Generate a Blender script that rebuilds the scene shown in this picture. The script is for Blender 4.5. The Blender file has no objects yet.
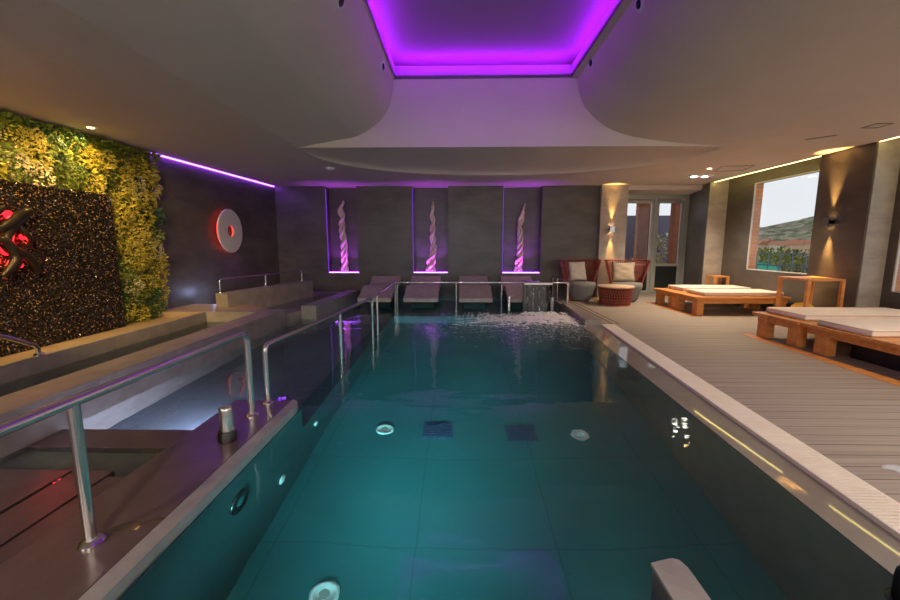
import bpy, bmesh, math, random
from mathutils import Vector, Matrix, Euler
PI = math.pi
R = random.Random(7)
S = bpy.context.scene
C = S.collection

# ------------------------------------------------------------------ materials
def _mix(nt, a, b, fac):
    m = nt.nodes.new('ShaderNodeMix'); m.data_type = 'RGBA'
    m.inputs[6].default_value = (*a, 1); m.inputs[7].default_value = (*b, 1)
    if fac is not None: nt.links.new(fac, m.inputs[0])
    return m
def mat(name, col, rough=.6, metal=0., col2=None, scale=(3, 3, 3), detail=4, bump=0., bscale=None, spec=.5, emit=None, estr=0., coat=0., lo=.35, hi=.65):
    m = bpy.data.materials.new(name); m.use_nodes = True
    nt = m.node_tree; b = nt.nodes['Principled BSDF']
    b.inputs['Base Color'].default_value = (*col, 1)
    b.inputs['Roughness'].default_value = rough; b.inputs['Metallic'].default_value = metal
    b.inputs['Specular IOR Level'].default_value = spec
    b.inputs['Coat Weight'].default_value = coat
    if emit: b.inputs['Emission Color'].default_value = (*emit, 1); b.inputs['Emission Strength'].default_value = estr
    tc = nt.nodes.new('ShaderNodeTexCoord')
    if col2 or bump:
        mp = nt.nodes.new('ShaderNodeMapping'); mp.inputs['Scale'].default_value = scale
        nt.links.new(tc.outputs['Object'], mp.inputs[0])
        n = nt.nodes.new('ShaderNodeTexNoise'); n.inputs['Scale'].default_value = 1; n.inputs['Detail'].default_value = detail
        n.inputs['Roughness'].default_value = .6
        nt.links.new(mp.outputs[0], n.inputs[0])
        if col2:
            cr = nt.nodes.new('ShaderNodeMapRange'); cr.inputs[1].default_value = lo; cr.inputs[2].default_value = hi
            nt.links.new(n.outputs[0], cr.inputs[0])
            mx = _mix(nt, col, col2, cr.outputs[0]); nt.links.new(mx.outputs[2], b.inputs['Base Color'])
        if bump:
            src = n
            if bscale:
                mp2 = nt.nodes.new('ShaderNodeMapping'); mp2.inputs['Scale'].default_value = bscale
                nt.links.new(tc.outputs['Object'], mp2.inputs[0])
                src = nt.nodes.new('ShaderNodeTexNoise'); src.inputs['Scale'].default_value = 1
                nt.links.new(mp2.outputs[0], src.inputs[0])
            bp = nt.nodes.new('ShaderNodeBump'); bp.inputs['Strength'].default_value = bump; bp.inputs['Distance'].default_value = .02
            nt.links.new(src.outputs[0], bp.inputs['Height']); nt.links.new(bp.outputs[0], b.inputs['Normal'])
    return m
def joints(m, period, width=.02, dark=.55, off=(0, 0, 0), depth=.4):
    """darkens and recesses joint lines every period[i] metres along object axes (0 = none)"""
    nt = m.node_tree; b = nt.nodes['Principled BSDF']
    tc = nt.nodes.new('ShaderNodeTexCoord'); sx = nt.nodes.new('ShaderNodeSeparateXYZ'); nt.links.new(tc.outputs['Object'], sx.inputs[0])
    cur = None
    for i, p in enumerate(period):
        if not p: continue
        a = nt.nodes.new('ShaderNodeMath'); a.operation = 'MULTIPLY_ADD'; a.inputs[1].default_value = 1/p; a.inputs[2].default_value = 50.0+off[i]
        nt.links.new(sx.outputs[i], a.inputs[0])
        f = nt.nodes.new('ShaderNodeMath'); f.operation = 'FRACT'; nt.links.new(a.outputs[0], f.inputs[0])
        l = nt.nodes.new('ShaderNodeMath'); l.operation = 'LESS_THAN'; l.inputs[1].default_value = width/p; nt.links.new(f.outputs[0], l.inputs[0])
        if cur is None: cur = l
        else:
            q = nt.nodes.new('ShaderNodeMath'); q.operation = 'MAXIMUM'; nt.links.new(cur.outputs[0], q.inputs[0]); nt.links.new(l.outputs[0], q.inputs[1]); cur = q
    mx = nt.nodes.new('ShaderNodeMix'); mx.data_type = 'RGBA'; mx.blend_type = 'MULTIPLY'
    old = b.inputs['Base Color']
    if old.is_linked: nt.links.new(old.links[0].from_socket, mx.inputs[6])
    else: mx.inputs[6].default_value = old.default_value
    mx.inputs[7].default_value = (dark, dark, dark, 1)
    nt.links.new(cur.outputs[0], mx.inputs[0]); nt.links.new(mx.outputs[2], old)
    return m
def emis(name, col, strength):
    m = bpy.data.materials.new(name); m.use_nodes = True; nt = m.node_tree
    nt.nodes.remove(nt.nodes['Principled BSDF'])
    e = nt.nodes.new('ShaderNodeEmission'); e.inputs[0].default_value = (*col, 1); e.inputs[1].default_value = strength
    nt.links.new(e.outputs[0], nt.nodes['Material Output'].inputs[0]); return m
def glass_thin(name, tint=(.92, .95, .95), refl=1.):
    m = bpy.data.materials.new(name); m.use_nodes = True; nt = m.node_tree
    nt.nodes.remove(nt.nodes['Principled BSDF'])
    t = nt.nodes.new('ShaderNodeBsdfTransparent'); t.inputs[0].default_value = (*tint, 1)
    g = nt.nodes.new('ShaderNodeBsdfGlossy'); g.inputs['Roughness'].default_value = .01
    f = nt.nodes.new('ShaderNodeLayerWeight'); f.inputs[0].default_value = .5
    pw = nt.nodes.new('ShaderNodeMath'); pw.operation = 'POWER'; pw.inputs[1].default_value = 5; nt.links.new(f.outputs['Facing'], pw.inputs[0])
    k = nt.nodes.new('ShaderNodeMath'); k.operation = 'MULTIPLY_ADD'; k.inputs[1].default_value = .9*refl; k.inputs[2].default_value = .05*refl; nt.links.new(pw.outputs[0], k.inputs[0])
    x = nt.nodes.new('ShaderNodeMixShader'); nt.links.new(k.outputs[0], x.inputs[0]); nt.links.new(t.outputs[0], x.inputs[1]); nt.links.new(g.outputs[0], x.inputs[2])
    nt.links.new(x.outputs[0], nt.nodes['Material Output'].inputs[0]); return m
def water_mat():
    m = bpy.data.materials.new('pool_water'); m.use_nodes = True; nt = m.node_tree
    nt.nodes.remove(nt.nodes['Principled BSDF'])
    g = nt.nodes.new('ShaderNodeBsdfGlass'); g.inputs['Color'].default_value = (.84, .97, .97, 1); g.inputs['IOR'].default_value = 1.33; g.inputs['Roughness'].default_value = .0
    tc = nt.nodes.new('ShaderNodeTexCoord')
    def noise(sc, det):
        mp = nt.nodes.new('ShaderNodeMapping'); mp.inputs['Scale'].default_value = sc; nt.links.new(tc.outputs['Object'], mp.inputs[0])
        n = nt.nodes.new('ShaderNodeTexNoise'); n.inputs['Scale'].default_value = 1; n.inputs['Detail'].default_value = det
        nt.links.new(mp.outputs[0], n.inputs[0]); return n
    n1 = noise((1.1, 2.4, 1), 1.5); n2 = noise((7, 11, 1), 2)
    # churned water spreads from the waterfall at (1.7, 8.6)
    d = nt.nodes.new('ShaderNodeVectorMath'); d.operation = 'DISTANCE'; d.inputs[1].default_value = (1.6, 8.3, 0); nt.links.new(tc.outputs['Object'], d.inputs[0])
    mr = nt.nodes.new('ShaderNodeMapRange'); mr.inputs[1].default_value = .3; mr.inputs[2].default_value = 4.2; mr.inputs[3].default_value = .6; mr.inputs[4].default_value = .022
    mr.interpolation_type = 'SMOOTHERSTEP'
    nt.links.new(d.outputs['Value'], mr.inputs[0])
    q = nt.nodes.new('ShaderNodeMath'); q.operation = 'MULTIPLY'; nt.links.new(n2.outputs[0], q.inputs[0]); nt.links.new(mr.outputs[0], q.inputs[1])
    a = nt.nodes.new('ShaderNodeMath'); a.operation = 'MULTIPLY_ADD'; a.inputs[1].default_value = .22; nt.links.new(n1.outputs[0], a.inputs[0]); nt.links.new(q.outputs[0], a.inputs[2])
    bp = nt.nodes.new('ShaderNodeBump'); bp.inputs['Strength'].default_value = 1; bp.inputs['Distance'].default_value = WAVE
    nt.links.new(a.outputs[0], bp.inputs['Height']); nt.links.new(bp.outputs[0], g.inputs['Normal'])
    nt.links.new(g.outputs[0], nt.nodes['Material Output'].inputs[0]); return m
WAVE = .05

M = {}
M['slate'] = joints(mat('dark_slate_tile', (.058, .050, .044), .42, col2=(.125, .108, .094), scale=(1.3, 1.3, 3.2), detail=8, bump=.25, lo=.3, hi=.7), (0, 0, 1.0), .006, .8)
M['slate_side'] = joints(mat('dark_slate_cladding', (.062, .053, .045), .42, col2=(.12, .102, .088), scale=(1.3, 1.3, 3.2), detail=8, bump=.25, lo=.3, hi=.7), (0, 0, 1.0), .006, .8)
M['pale_stone'] = joints(mat('pale_stone_tile', (.30, .26, .22), .5, col2=(.40, .35, .30), scale=(3, 3, 6), bump=.15), (0, 0, .62), .006, .75)
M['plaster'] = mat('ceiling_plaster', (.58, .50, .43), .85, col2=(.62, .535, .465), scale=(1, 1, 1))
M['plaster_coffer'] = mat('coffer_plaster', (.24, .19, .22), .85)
M['deck'] = joints(mat('composite_decking', (.27, .225, .19), .6, col2=(.36, .31, .265), scale=(.6, 30, 1), detail=3, bump=.12), (0, .145, 0), .009, .35)
M['stone'] = mat('grey_pool_stone', (.235, .20, .178), .5, col2=(.31, .27, .24), scale=(5, 5, 5), bump=.15)
M['stone_warm'] = mat('warm_pool_stone', (.30, .215, .135), .5, col2=(.38, .28, .18), scale=(4, 4, 4), bump=.15)
M['ledge'] = mat('brown_ledge_tile', (.085, .058, .060), .28, col2=(.12, .08, .082), scale=(6, 6, 6), bump=.1)
M['coping'] = mat('light_grey_coping', (.26, .25, .24), .4, col2=(.33, .315, .30), scale=(8, 8, 8), bump=.1)
M['lounger'] = joints(mat('lounger_tile', (.36, .30, .28), .5, col2=(.46, .39, .36), scale=(8, 8, 8), bump=.2), (.0, .06, 0), .006, .72)
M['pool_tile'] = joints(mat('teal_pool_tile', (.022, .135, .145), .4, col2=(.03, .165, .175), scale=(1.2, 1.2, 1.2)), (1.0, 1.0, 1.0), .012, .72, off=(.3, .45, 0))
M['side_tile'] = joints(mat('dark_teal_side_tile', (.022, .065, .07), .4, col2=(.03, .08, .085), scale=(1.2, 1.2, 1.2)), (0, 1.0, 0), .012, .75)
M['shelf_tile'] = joints(mat('grey_pool_tile', (.10, .115, .14), .4, col2=(.13, .15, .175), scale=(1.2, 1.2, 1.2)), (1.0, 1.0, 1.0), .012, .75)
M['steel'] = mat('brushed_steel', (.80, .78, .76), .2, 1., bump=.02, scale=(4, 4, 60))
M['steel_dark'] = mat('dark_steel', (.16, .15, .15), .3, 1.)
M['black'] = mat('black_rubber', (.008, .008, .009), .45)
M['grate'] = mat('cream_grating', (.74, .66, .57), .45, col2=(.80, .73, .65), scale=(3, 3, 3))
M['gutter'] = mat('wet_grey_gutter_stone', (.17, .15, .135), .35, col2=(.22, .20, .18), scale=(3, 3, 3), bump=.25, bscale=(2.5, 1.2, 1), coat=.8)
M['gutter'].node_tree.nodes['Principled BSDF'].inputs['Coat Roughness'].default_value = .03
M['wood'] = mat('orange_teak', (.56, .21, .05), .4, col2=(.72, .32, .10), scale=(1.5, 14, 14), bump=.08)
M['mattress'] = mat('cream_mattress_fabric', (.74, .64, .55), .85, col2=(.80, .70, .61), scale=(9, 9, 9), bump=.05)
M['mattress_side'] = mat('mattress_side_band', (.50, .33, .25), .85)
M['wicker'] = mat('red_brown_wicker', (.20, .035, .024), .5, col2=(.30, .065, .04), scale=(40, 40, 40))
M['seat_fabric'] = mat('grey_seat_fabric', (.15, .15, .15), .9, col2=(.2, .2, .2), scale=(60, 60, 60), bump=.1)
M['pillow'] = mat('grey_beige_pillow', (.38, .34, .31), .9, col2=(.45, .41, .37), scale=(12, 12, 12), bump=.2)
M['pillow_gold'] = mat('taupe_pillow', (.30, .25, .19), .8, col2=(.42, .35, .27), scale=(4, 4, 18), bump=.5)
M['table_top'] = mat('table_top_wood', (.52, .37, .25), .5, col2=(.6, .44, .3), scale=(10, 2, 2))
M['yellow'] = mat('yellow_fabric', (.85, .52, .06), .8)
M['driftwood'] = mat('pale_driftwood', (.62, .47, .36), .65, col2=(.80, .64, .52), scale=(14, 14, 5), bump=.35)
M['bronze'] = mat('dark_bronze', (.03, .024, .02), .3, .7, col2=(.06, .045, .03), scale=(9, 9, 9))
M['disc'] = mat('white_disc_paint', (.66, .63, .61), .55)
M['chip'] = mat('dark_pebble_glints', (.016, .012, .010), .22, .1, col2=(.42, .26, .11), scale=(38, 38, 38), detail=1, lo=.60, hi=.70)  # golden second tone paints the glints on the dark pebbles
M['panel_back'] = mat('dark_panel', (.012, .010, .010), .6)
for k, (a, b) in {'leaf_a': ((.085, .13, .015), (.17, .20, .025)), 'leaf_b': ((.26, .24, .02), (.42, .34, .035)), 'leaf_c': ((.40, .33, .04), (.58, .48, .09)), 'leaf_d': ((.018, .06, .015), (.05, .11, .025)), 'leaf_e': ((.50, .43, .24), (.64, .57, .36))}.items():
    M[k] = mat(k, a, .5, col2=b, scale=(9, 9, 9))
M['pale_leaf'] = mat('pale_leaf', (.55, .52, .28), .6, col2=(.75, .70, .42), scale=(9, 9, 9))
M['moss'] = mat('moss_backing', (.05, .07, .015), .9, col2=(.13, .13, .03), scale=(12, 12, 12), bump=.6)
M['bark'] = mat('bark', (.10, .06, .035), .9)
M['frame'] = mat('grey_aluminium', (.42, .44, .42), .4, .2)
M['pvc'] = mat('white_window_frame', (.62, .60, .58), .4)
M['dark_panel'] = mat('dark_door_panel', (.02, .026, .028), .3)
M['glass'] = glass_thin('window_glass')
M['red_brick'] = joints(mat('russet_render', (.26, .075, .03), .8, col2=(.32, .10, .045), scale=(4, 4, 4)), (0, 0, 0.9), .01, .8)
M['orange_brick'] = joints(mat('terracotta_brick', (.58, .25, .12), .85, col2=(.66, .31, .16), scale=(4, 4, 4)), (0, 0, .09), .012, 1.25)
M['drain'] = mat('navy_drain_plastic', (.035, .065, .13), .5); M['drain2'] = mat('navy_grille', (.025, .05, .10), .5)
M['white'] = mat('white_paint', (.75, .73, .71), .5)
M['hole'] = mat('dark_recess', (.01, .01, .01), .6)
M['lens'] = mat('dark_lens', (.015, .013, .015), .12)
M['grass'] = mat('olive_scrub', (.07, .085, .035), .95, col2=(.30, .26, .16), scale=(.35, .35, .35), detail=10, lo=.42, hi=.58)
M['town_a'] = mat('ochre_house', (.62, .42, .27), .9); M['town_b'] = mat('cream_house', (.70, .60, .48), .9); M['roof'] = mat('tile_roof', (.42, .17, .09), .9)
M['rail_paint'] = mat('blue_grey_paint', (.17, .22, .28), .5)
M['net'] = mat('green_netting', (.10, .50, .36), .8)
M['terrace'] = mat('terrace_paving', (.35, .30, .26), .8, col2=(.4, .35, .3), scale=(2, 2, 2))
M['wall_blue'] = mat('slate_blue_wall', (.13, .12, .17), .8)
M['foam'] = mat('white_foam', (.92, .93, .96), .6)
PUR = (.36, .008, 1.0)
E_ = {'coffer': emis('purple_led', PUR, 21), 'line': emis('violet_led', (.30, .045, 1.0), 15), 'niche': emis('magenta_led', (.42, .08, 1.0), 10.0), 'side': emis('dim_violet_glow', (.24, .05, .8), .35),
      'warm': emis('warm_lamp', (1, .56, .2), 12), 'slot': emis('yellow_led', (1, .78, .22), 5.5), 'red': emis('red_led', (1, .012, .02), 1.5), 'white': emis('white_lamp', (1, .9, .78), 8), 'cool': emis('cool_pool_lamp', (.6, .75, 1), 6),
      'jet': emis('pale_pool_lamp', (.45, .85, .85), .10)}
M['water'] = water_mat()
dm = bpy.data.materials.new('frosted_diffuser'); dm.use_nodes = True; nt = dm.node_tree; nt.nodes.remove(nt.nodes['Principled BSDF'])
d1 = nt.nodes.new('ShaderNodeBsdfDiffuse'); d1.inputs[0].default_value = (.28, .24, .28, 1); d2 = nt.nodes.new('ShaderNodeBsdfTranslucent'); d2.inputs[0].default_value = (.8, .78, .8, 1)
d3 = nt.nodes.new('ShaderNodeMixShader'); d3.inputs[0].default_value = .5; nt.links.new(d1.outputs[0], d3.inputs[1]); nt.links.new(d2.outputs[0], d3.inputs[2]); nt.links.new(d3.outputs[0], nt.nodes['Material Output'].inputs[0]); M['diffuser'] = dm

# ------------------------------------------------------------------ mesh helpers
class MB:
    def __init__(s): s.b = bmesh.new()
    def box(s, x0, y0, z0, x1, y1, z1, bev=0., rot=None, piv=None, seg=2):
        b = bmesh.new(); bmesh.ops.create_cube(b, size=1)
        bmesh.ops.scale(b, vec=(abs(x1-x0), abs(y1-y0), abs(z1-z0)), verts=b.verts)
        if bev: bmesh.ops.bevel(b, geom=b.edges[:], offset=bev, segments=seg, affect='EDGES', profile=.5)
        c = Vector(((x0+x1)/2, (y0+y1)/2, (z0+z1)/2))
        bmesh.ops.translate(b, vec=c, verts=b.verts)
        if rot is not None:
            bmesh.ops.rotate(b, cent=piv or c, matrix=rot, verts=b.verts)
        s._take(b); return s
    def _take(s, b):
        me = bpy.data.meshes.new('t'); b.to_mesh(me); b.free(); s.b.from_mesh(me); bpy.data.meshes.remove(me)
    def prism(s, pts, axis, a, b_):
        """closed polygon extruded along axis ('x','y','z')"""
        def v(p, t): return {'x': (t, p[0], p[1]), 'y': (p[0], t, p[1]), 'z': (p[0], p[1], t)}[axis]
        b = bmesh.new(); A = [b.verts.new(v(p, a)) for p in pts]; B = [b.verts.new(v(p, b_)) for p in pts]
        n = len(pts); b.faces.new(A); b.faces.new(B[::-1])
        for i in range(n): b.faces.new((A[i], B[i], B[(i+1) % n], A[(i+1) % n]))
        bmesh.ops.recalc_face_normals(b, faces=b.faces); s._take(b); return s
    def sheet(s, pts, axis, a, b_, thick=0.):
        def v(p, t): return {'x': (t, p[0], p[1]), 'y': (p[0], t, p[1]), 'z': (p[0], p[1], t)}[axis]
        A = [s.b.verts.new(v(p, a)) for p in pts]; B = [s.b.verts.new(v(p, b_)) for p in pts]
        for i in range(len(pts)-1): s.b.faces.new((A[i], A[i+1], B[i+1], B[i]))
        return s
    def quad(s, *p): s.b.faces.new([s.b.verts.new(q) for q in p]); return s
    def tube(s, pts, r, n=10, cap=True):
        pts = [Vector(p) for p in pts]; rr = r if isinstance(r, (list, tuple)) else [r]*len(pts)
        rings = []; prev = None
        for i, p in enumerate(pts):
            t = (pts[min(i+1, len(pts)-1)]-pts[max(i-1, 0)]).normalized()
            if prev is None:
                u = t.orthogonal().normalized()
            else:
                u = (prev - t*prev.dot(t))
                u = u.normalized() if u.length > 1e-6 else t.orthogonal().normalized()
            prev = u; w = t.cross(u)
            rings.append([s.b.verts.new(p+(u*math.cos(2*PI*k/n)+w*math.sin(2*PI*k/n))*rr[i]) for k in range(n)])
        for a, c in zip(rings, rings[1:]):
            for k in range(n): s.b.faces.new((a[k], a[(k+1) % n], c[(k+1) % n], c[k]))
        if cap: s.b.faces.new(rings[0][::-1]); s.b.faces.new(rings[-1])
        return s
    def lathe(s, prof, c=(0, 0, 0), n=24, mtx=None):
        c = Vector(c); rings = []
        for r, z in prof:
            ring = []
            for k in range(n):
                p = Vector((r*math.cos(2*PI*k/n), r*math.sin(2*PI*k/n), z))
                if mtx is not None: p = mtx @ p
                ring.append(s.b.verts.new(c+p))
            rings.append(ring)
        for a, d in zip(rings, rings[1:]):
            for k in range(n): s.b.faces.new((a[k], a[(k+1) % n], d[(k+1) % n], d[k]))
        s.b.faces.new(rings[0][::-1]); s.b.faces.new(rings[-1]); return s
def rounded(pts, r=.06, n=5):
    """polyline with its inner corners rounded"""
    P = [Vector(p) for p in pts]; out = [P[0]]
    for i in range(1, len(P)-1):
        a = (P[i-1]-P[i]); b = (P[i+1]-P[i]); k = min(r, a.length*.45, b.length*.45)
        A = P[i]+a.normalized()*k; B = P[i]+b.normalized()*k
        for j in range(n+1):
            t = j/n; out.append(A*(1-t)**2+P[i]*2*t*(1-t)+B*t*t)
    out.append(P[-1]); return out
def obj(name, mb, m, parent=None, smooth=False, keep=False):
    me = bpy.data.meshes.new(name)
    if parent is not None and not keep:
        bmesh.ops.translate(mb.b, vec=-wl(parent), verts=mb.b.verts)
    if smooth:
        for f in mb.b.faces: f.smooth = True
    mb.b.to_mesh(me); mb.b.free()
    if smooth == 'auto':
        try: me.set_sharp_from_angle(angle=math.radians(40))
        except Exception: pass
    for q in (m if isinstance(m, (list, tuple)) else [m]): me.materials.append(q)
    o = bpy.data.objects.new(name, me); C.objects.link(o)
    if parent is not None: o.parent = parent
    return o
def wl(o):
    v = Vector(o.location)
    while o.parent is not None: o = o.parent; v = v+Vector(o.location)
    return v
def thing(name, label, cat, loc=(0, 0, 0), rz=0, group=None):
    o = bpy.data.objects.new(name, None); C.objects.link(o); o.empty_display_size = .1
    o.location = loc; o.rotation_euler = (0, 0, rz); o['label'] = label; o['category'] = cat
    if group: o['group'] = group
    return o
def tag(o, label, cat, group=None, kind=None):
    o['label'] = label; o['category'] = cat
    if group: o['group'] = group
    if kind: o['kind'] = kind
    return o
def struct(name, mb, m, smooth=False, parent=None):
    o = obj(name, mb, m, parent, smooth)
    if parent is None: o['kind'] = 'structure'
    return o
def dup(root, loc, rz=None, label=None):
    r = root.copy(); C.objects.link(r); r.location = loc
    if rz is not None: r.rotation_euler = (0, 0, rz)
    if label: r['label'] = label
    for ch in list(root.children):
        c = ch.copy(); C.objects.link(c); c.parent = r
        for g in list(ch.children):
            d = g.copy(); C.objects.link(d); d.parent = c
    return r
def lamp(name, kind, loc, col, power, parent=None, rot=(0, 0, 0), **k):
    l = bpy.data.lights.new(name, kind); l.color = col; l.energy = power
    for a, b in k.items(): setattr(l, a, b)
    o = bpy.data.objects.new(name, l); C.objects.link(o); o.rotation_euler = rot
    if parent is not None: o.parent = parent; o.location = Vector(loc)-wl(parent)
    else: o.location = loc
    return o

# ------------------------------------------------------------------ camera
H = 1.45; F = 400.
P_ = math.atan(55/F); YAW = math.atan(8/F*math.cos(P_))
cam = bpy.data.cameras.new('camera'); cam.sensor_width = 36; cam.lens = 36*F/900; cam.clip_start = .05; cam.clip_end = 600
co = bpy.data.objects.new('camera', cam); C.objects.link(co); co.location = (0, 0, H); co.rotation_euler = (PI/2-P_, 0, YAW)
S.camera = co
def ray(px, py):
    d = Vector(((px-450)/F, (300-py)/F, -1)); return Euler((PI/2-P_, 0, YAW)).to_matrix() @ d

ZC = 3.01; YB = 11.0; ZD = .03
def redge(y): return 2.05+.075*y          # inner edge of the grating
def gedge(y): return 1.84+.055*y          # edge of the gutter shelf over the deep water
def lwall(y): return -4.95-(10.95-y)*.075 # left wall face

# ------------------------------------------------------------------ shell
Y0 = -2.6
# deck floor
m_ = MB(); m_.prism([(redge(Y0)+.24, Y0), (redge(7.15)+.24, 7.15), (2.62, 7.15), (2.62, 9.35), (2.62, YB), (3.78, YB), (4.46, YB), (4.46, 12.1), (7.2, 12.1), (7.2, Y0)], 'z', -.3, ZD)
struct('floor', m_, M['deck'])
# deep basin and shallow shelf (one tiled shell of the pool)
m_ = MB(); m_.box(-1.40, -.6, -1.25, 2.5, 8.65, -1.15); struct('pool_floor', m_, M['pool_tile'])
m_ = MB()
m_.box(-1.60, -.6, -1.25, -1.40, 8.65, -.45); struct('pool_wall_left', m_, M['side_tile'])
m_ = MB(); m_.prism([(gedge(-.6), -.6), (gedge(8.6), 8.6), (2.62, 8.6), (2.62, 7.15), (redge(7.15)+.24, 7.15), (redge(-.6)+.24, -.6)], 'z', -1.25, .004)
struct('pool_wall_right', m_, M['gutter'])
m_ = MB(); m_.box(-1.6, -.75, -1.25, 2.4, -.6, .02); struct('pool_wall_near', m_, M['pool_tile'])
m_ = MB(); m_.box(-5.6, -.6, -.6, -1.6, 8.65, -.5); m_.box(-5.6, 8.65, -1.25, 2.62, YB, -.5)
struct('pool_shelf', m_, M['shelf_tile'])
# gutter side walls round the deck
m_ = MB(); m_.box(2.5, 7.15, -1., 2.64, YB, ZD); struct('pool_edge', m_, M['stone'])
# near floor behind the camera
m_ = MB(); m_.prism([(-6.2, Y0), (-6.2, -.6), (redge(-.6)+.24, -.6), (redge(Y0)+.24, Y0)], 'z', -.3, .02); struct('floor_entry', m_, M['deck'])

# left wall, back wall with three niches
m_ = MB(); m_.prism([(lwall(Y0), Y0), (lwall(YB), YB), (lwall(YB)-.3, YB), (lwall(Y0)-.3, Y0)], 'z', -.6, 3.3); struct('wall_left', m_, M['slate'])
NI = [(-3.59, -2.73), (-1.235, -.27), (1.21, 2.25)]; NZ = .69
edges = [-5.3]+[e for n in NI for e in n]+[3.78]
for i in range(0, len(edges), 2):
    m_ = MB(); m_.box(edges[i], YB, -.6, edges[i+1], YB+.35, 3.3); struct('wall_back', m_, M['slate'])
for a, b in NI:
    m_ = MB(); m_.box(a, YB, -.6, b, YB+.35, NZ); struct('wall_niche_sill', m_, M['slate'])
m_ = MB(); m_.box(-5.3, YB+.35, -.6, 3.78, YB+.5, 3.3); struct('wall_niche_back', m_, M['slate'])
# unseen wall behind the camera, its glazing added to let daylight in
m_ = MB(); m_.box(-6.4, Y0-.2, -.3, -4.6, Y0, 3.3); m_.box(6.2, Y0-.2, -.3, 7.4, Y0, 3.3); m_.box(-4.6, Y0-.2, -.3, 6.2, Y0, .4); m_.box(-4.6, Y0-.2, 2.8, 6.2, Y0, 4.8); struct('wall_front', m_, M['slate'])
m_ = MB()
for x in (-4.6, -1.9, .8, 3.5, 6.12): m_.box(x, Y0-.12, .4, x+.08, Y0-.04, 2.8)
m_.box(-4.6, Y0-.12, .4, 6.2, Y0-.04, .48); m_.box(-4.6, Y0-.12, 2.72, 6.2, Y0-.04, 2.8)
fw_ = struct('window_front_added', m_, M['frame'])
g = MB(); g.quad((-4.6, Y0-.08, .4), (6.2, Y0-.08, .4), (6.2, Y0-.08, 2.8), (-4.6, Y0-.08, 2.8)); obj('pane', g, M['glass'], fw_)
# pale column at the end of the dark wall
m_ = MB(); m_.box(3.765, 10.85, ZD, 4.46, 12.1, 3.2); struct('wall_column', m_, M['pale_stone'])
# right wall: piers and window bays
m_ = MB(); m_.prism([(6.32, 10.45), (6.74, 12.1), (7.2, 12.1), (7.2, 10.45)], 'z', ZD, 3.2); struct('wall_pier', m_, M['pale_stone'])
m_ = MB(); m_.prism([(6.308, 10.455), (6.32, 10.452), (6.74, 12.1), (6.72, 12.1)], 'z', ZD, 3.2); struct('wall_pier_side', m_, M['slate_side'])
m_ = MB(); m_.box(6.42, 6.5, ZD, 7.2, 7.45, 3.2); struct('wall_pier', m_, M['pale_stone'])
m_ = MB(); m_.box(6.40, 6.512, ZD, 6.42, 7.462, 3.2); struct('wall_pier_side', m_, M['slate_side'])
WX = 6.78; WINS = [(7.62, 9.56, .88, 2.85), (3.3, 6.36, .72, 2.85), (-1.6, 2.2, .72, 2.85)]
m_ = MB()
ys = [(7.45, 10.45, WINS[0]), (2.7, 6.5, WINS[1]), (Y0, 2.7, WINS[2])]
for a, b, w in ys:
    m_.box(WX, a, ZD, WX+.2, w[0], 3.24); m_.box(WX, w[1], ZD, WX+.2, b, 3.24)
    m_.box(WX, w[0], ZD, WX+.2, w[1], w[2]); m_.box(WX, w[0], w[3], WX+.2, w[1], 3.24)
struct('wall_right', m_, M['slate_side'])
for i, (a, b, z0, z1) in enumerate(WINS):
    fr = MB(); x0, x1 = WX+.0, WX+.03; t = .022
    fr.box(x0, a, z0, x1, a+t, z1); fr.box(x0, b-t, z0, x1, b, z1); fr.box(x0, a, z0, x1, b, z0+t); fr.box(x0, a, z1-t, x1, b, z1)
    o = struct('window_%d' % (i+1), fr, M['pvc'])
    g = MB(); g.quad((WX+.02, a, z0), (WX+.02, b, z0), (WX+.02, b, z1), (WX+.02, a, z1)); obj('pane', g, M['glass'], o)
    rv = MB(); rv.box(WX+.03, b-.012, z0, WX+.2, b, z1); rv.box(WX+.03, a, z0, WX+.2, a+.012, z1); obj('brick_reveal', rv, M['orange_brick'], o)
    sb = MB(); sb.box(WX-.012, a-.02, z0-.02, WX+.2, b+.02, z0+.002); obj('window_sill', sb, M['slate_side'], o)

# ------------------------------------------------------------------ ceiling
BY = 6.7
Lh = [(-2.609, ZC), (-1.77, 3.150), (-1.60, 3.195), (-1.40, 3.30), (-1.25, 3.42), (-1.14, 3.56), (-1.07, 3.74), (-1.035, 3.93), (-1.03, 4.04)]
Rh = [(4.27, ZC), (3.83, 3.03), (3.35, 3.072), (2.88, 3.135), (2.62, 3.195), (2.40, 3.275), (2.22, 3.385), (2.08, 3.51), (1.96, 3.66), (1.89, 3.85), (1.86, 4.04)]
def smoothprof(p, first=1):
    out = p[:first]
    for i in range(first, len(p)-1):
        p0, p1, p2, p3 = p[max(i-1, 0)], p[i], p[i+1], p[min(i+2, len(p)-1)]
        for k in range(4):
            t = k/4
            out.append(tuple(.5*((2*p1[j])+(-p0[j]+p2[j])*t+(2*p0[j]-5*p1[j]+4*p2[j]-p3[j])*t*t+(-p0[j]+3*p1[j]-3*p2[j]+p3[j])*t**3) for j in (0, 1)))
    out.append(p[-1]); return out
cx, ax = .83, 3.43
N = 48
def ell(k):
    t = PI*k/N
    return (cx-ax*math.cos(t), BY+.14+2.50*math.sin(t)**.85)
m_ = MB()
m_.quad((-6.4, Y0, ZC), (-2.609, Y0, ZC), (-2.609, BY+.14, ZC), (-6.4, BY+.14, ZC))
m_.quad((4.27, Y0, ZC), (6.40, Y0, ZC), (6.40, BY+.14, ZC), (4.27, BY+.14, ZC))
pe = [ell(k) for k in range(N+1)]
yt = YB+.40
for k in range(N):
    (xa, ya), (xb, yb) = pe[k], pe[k+1]
    m_.quad((xa, ya, ZC), (xb, yb, ZC), (xb, yt, ZC), (xa, yt, ZC))
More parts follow.
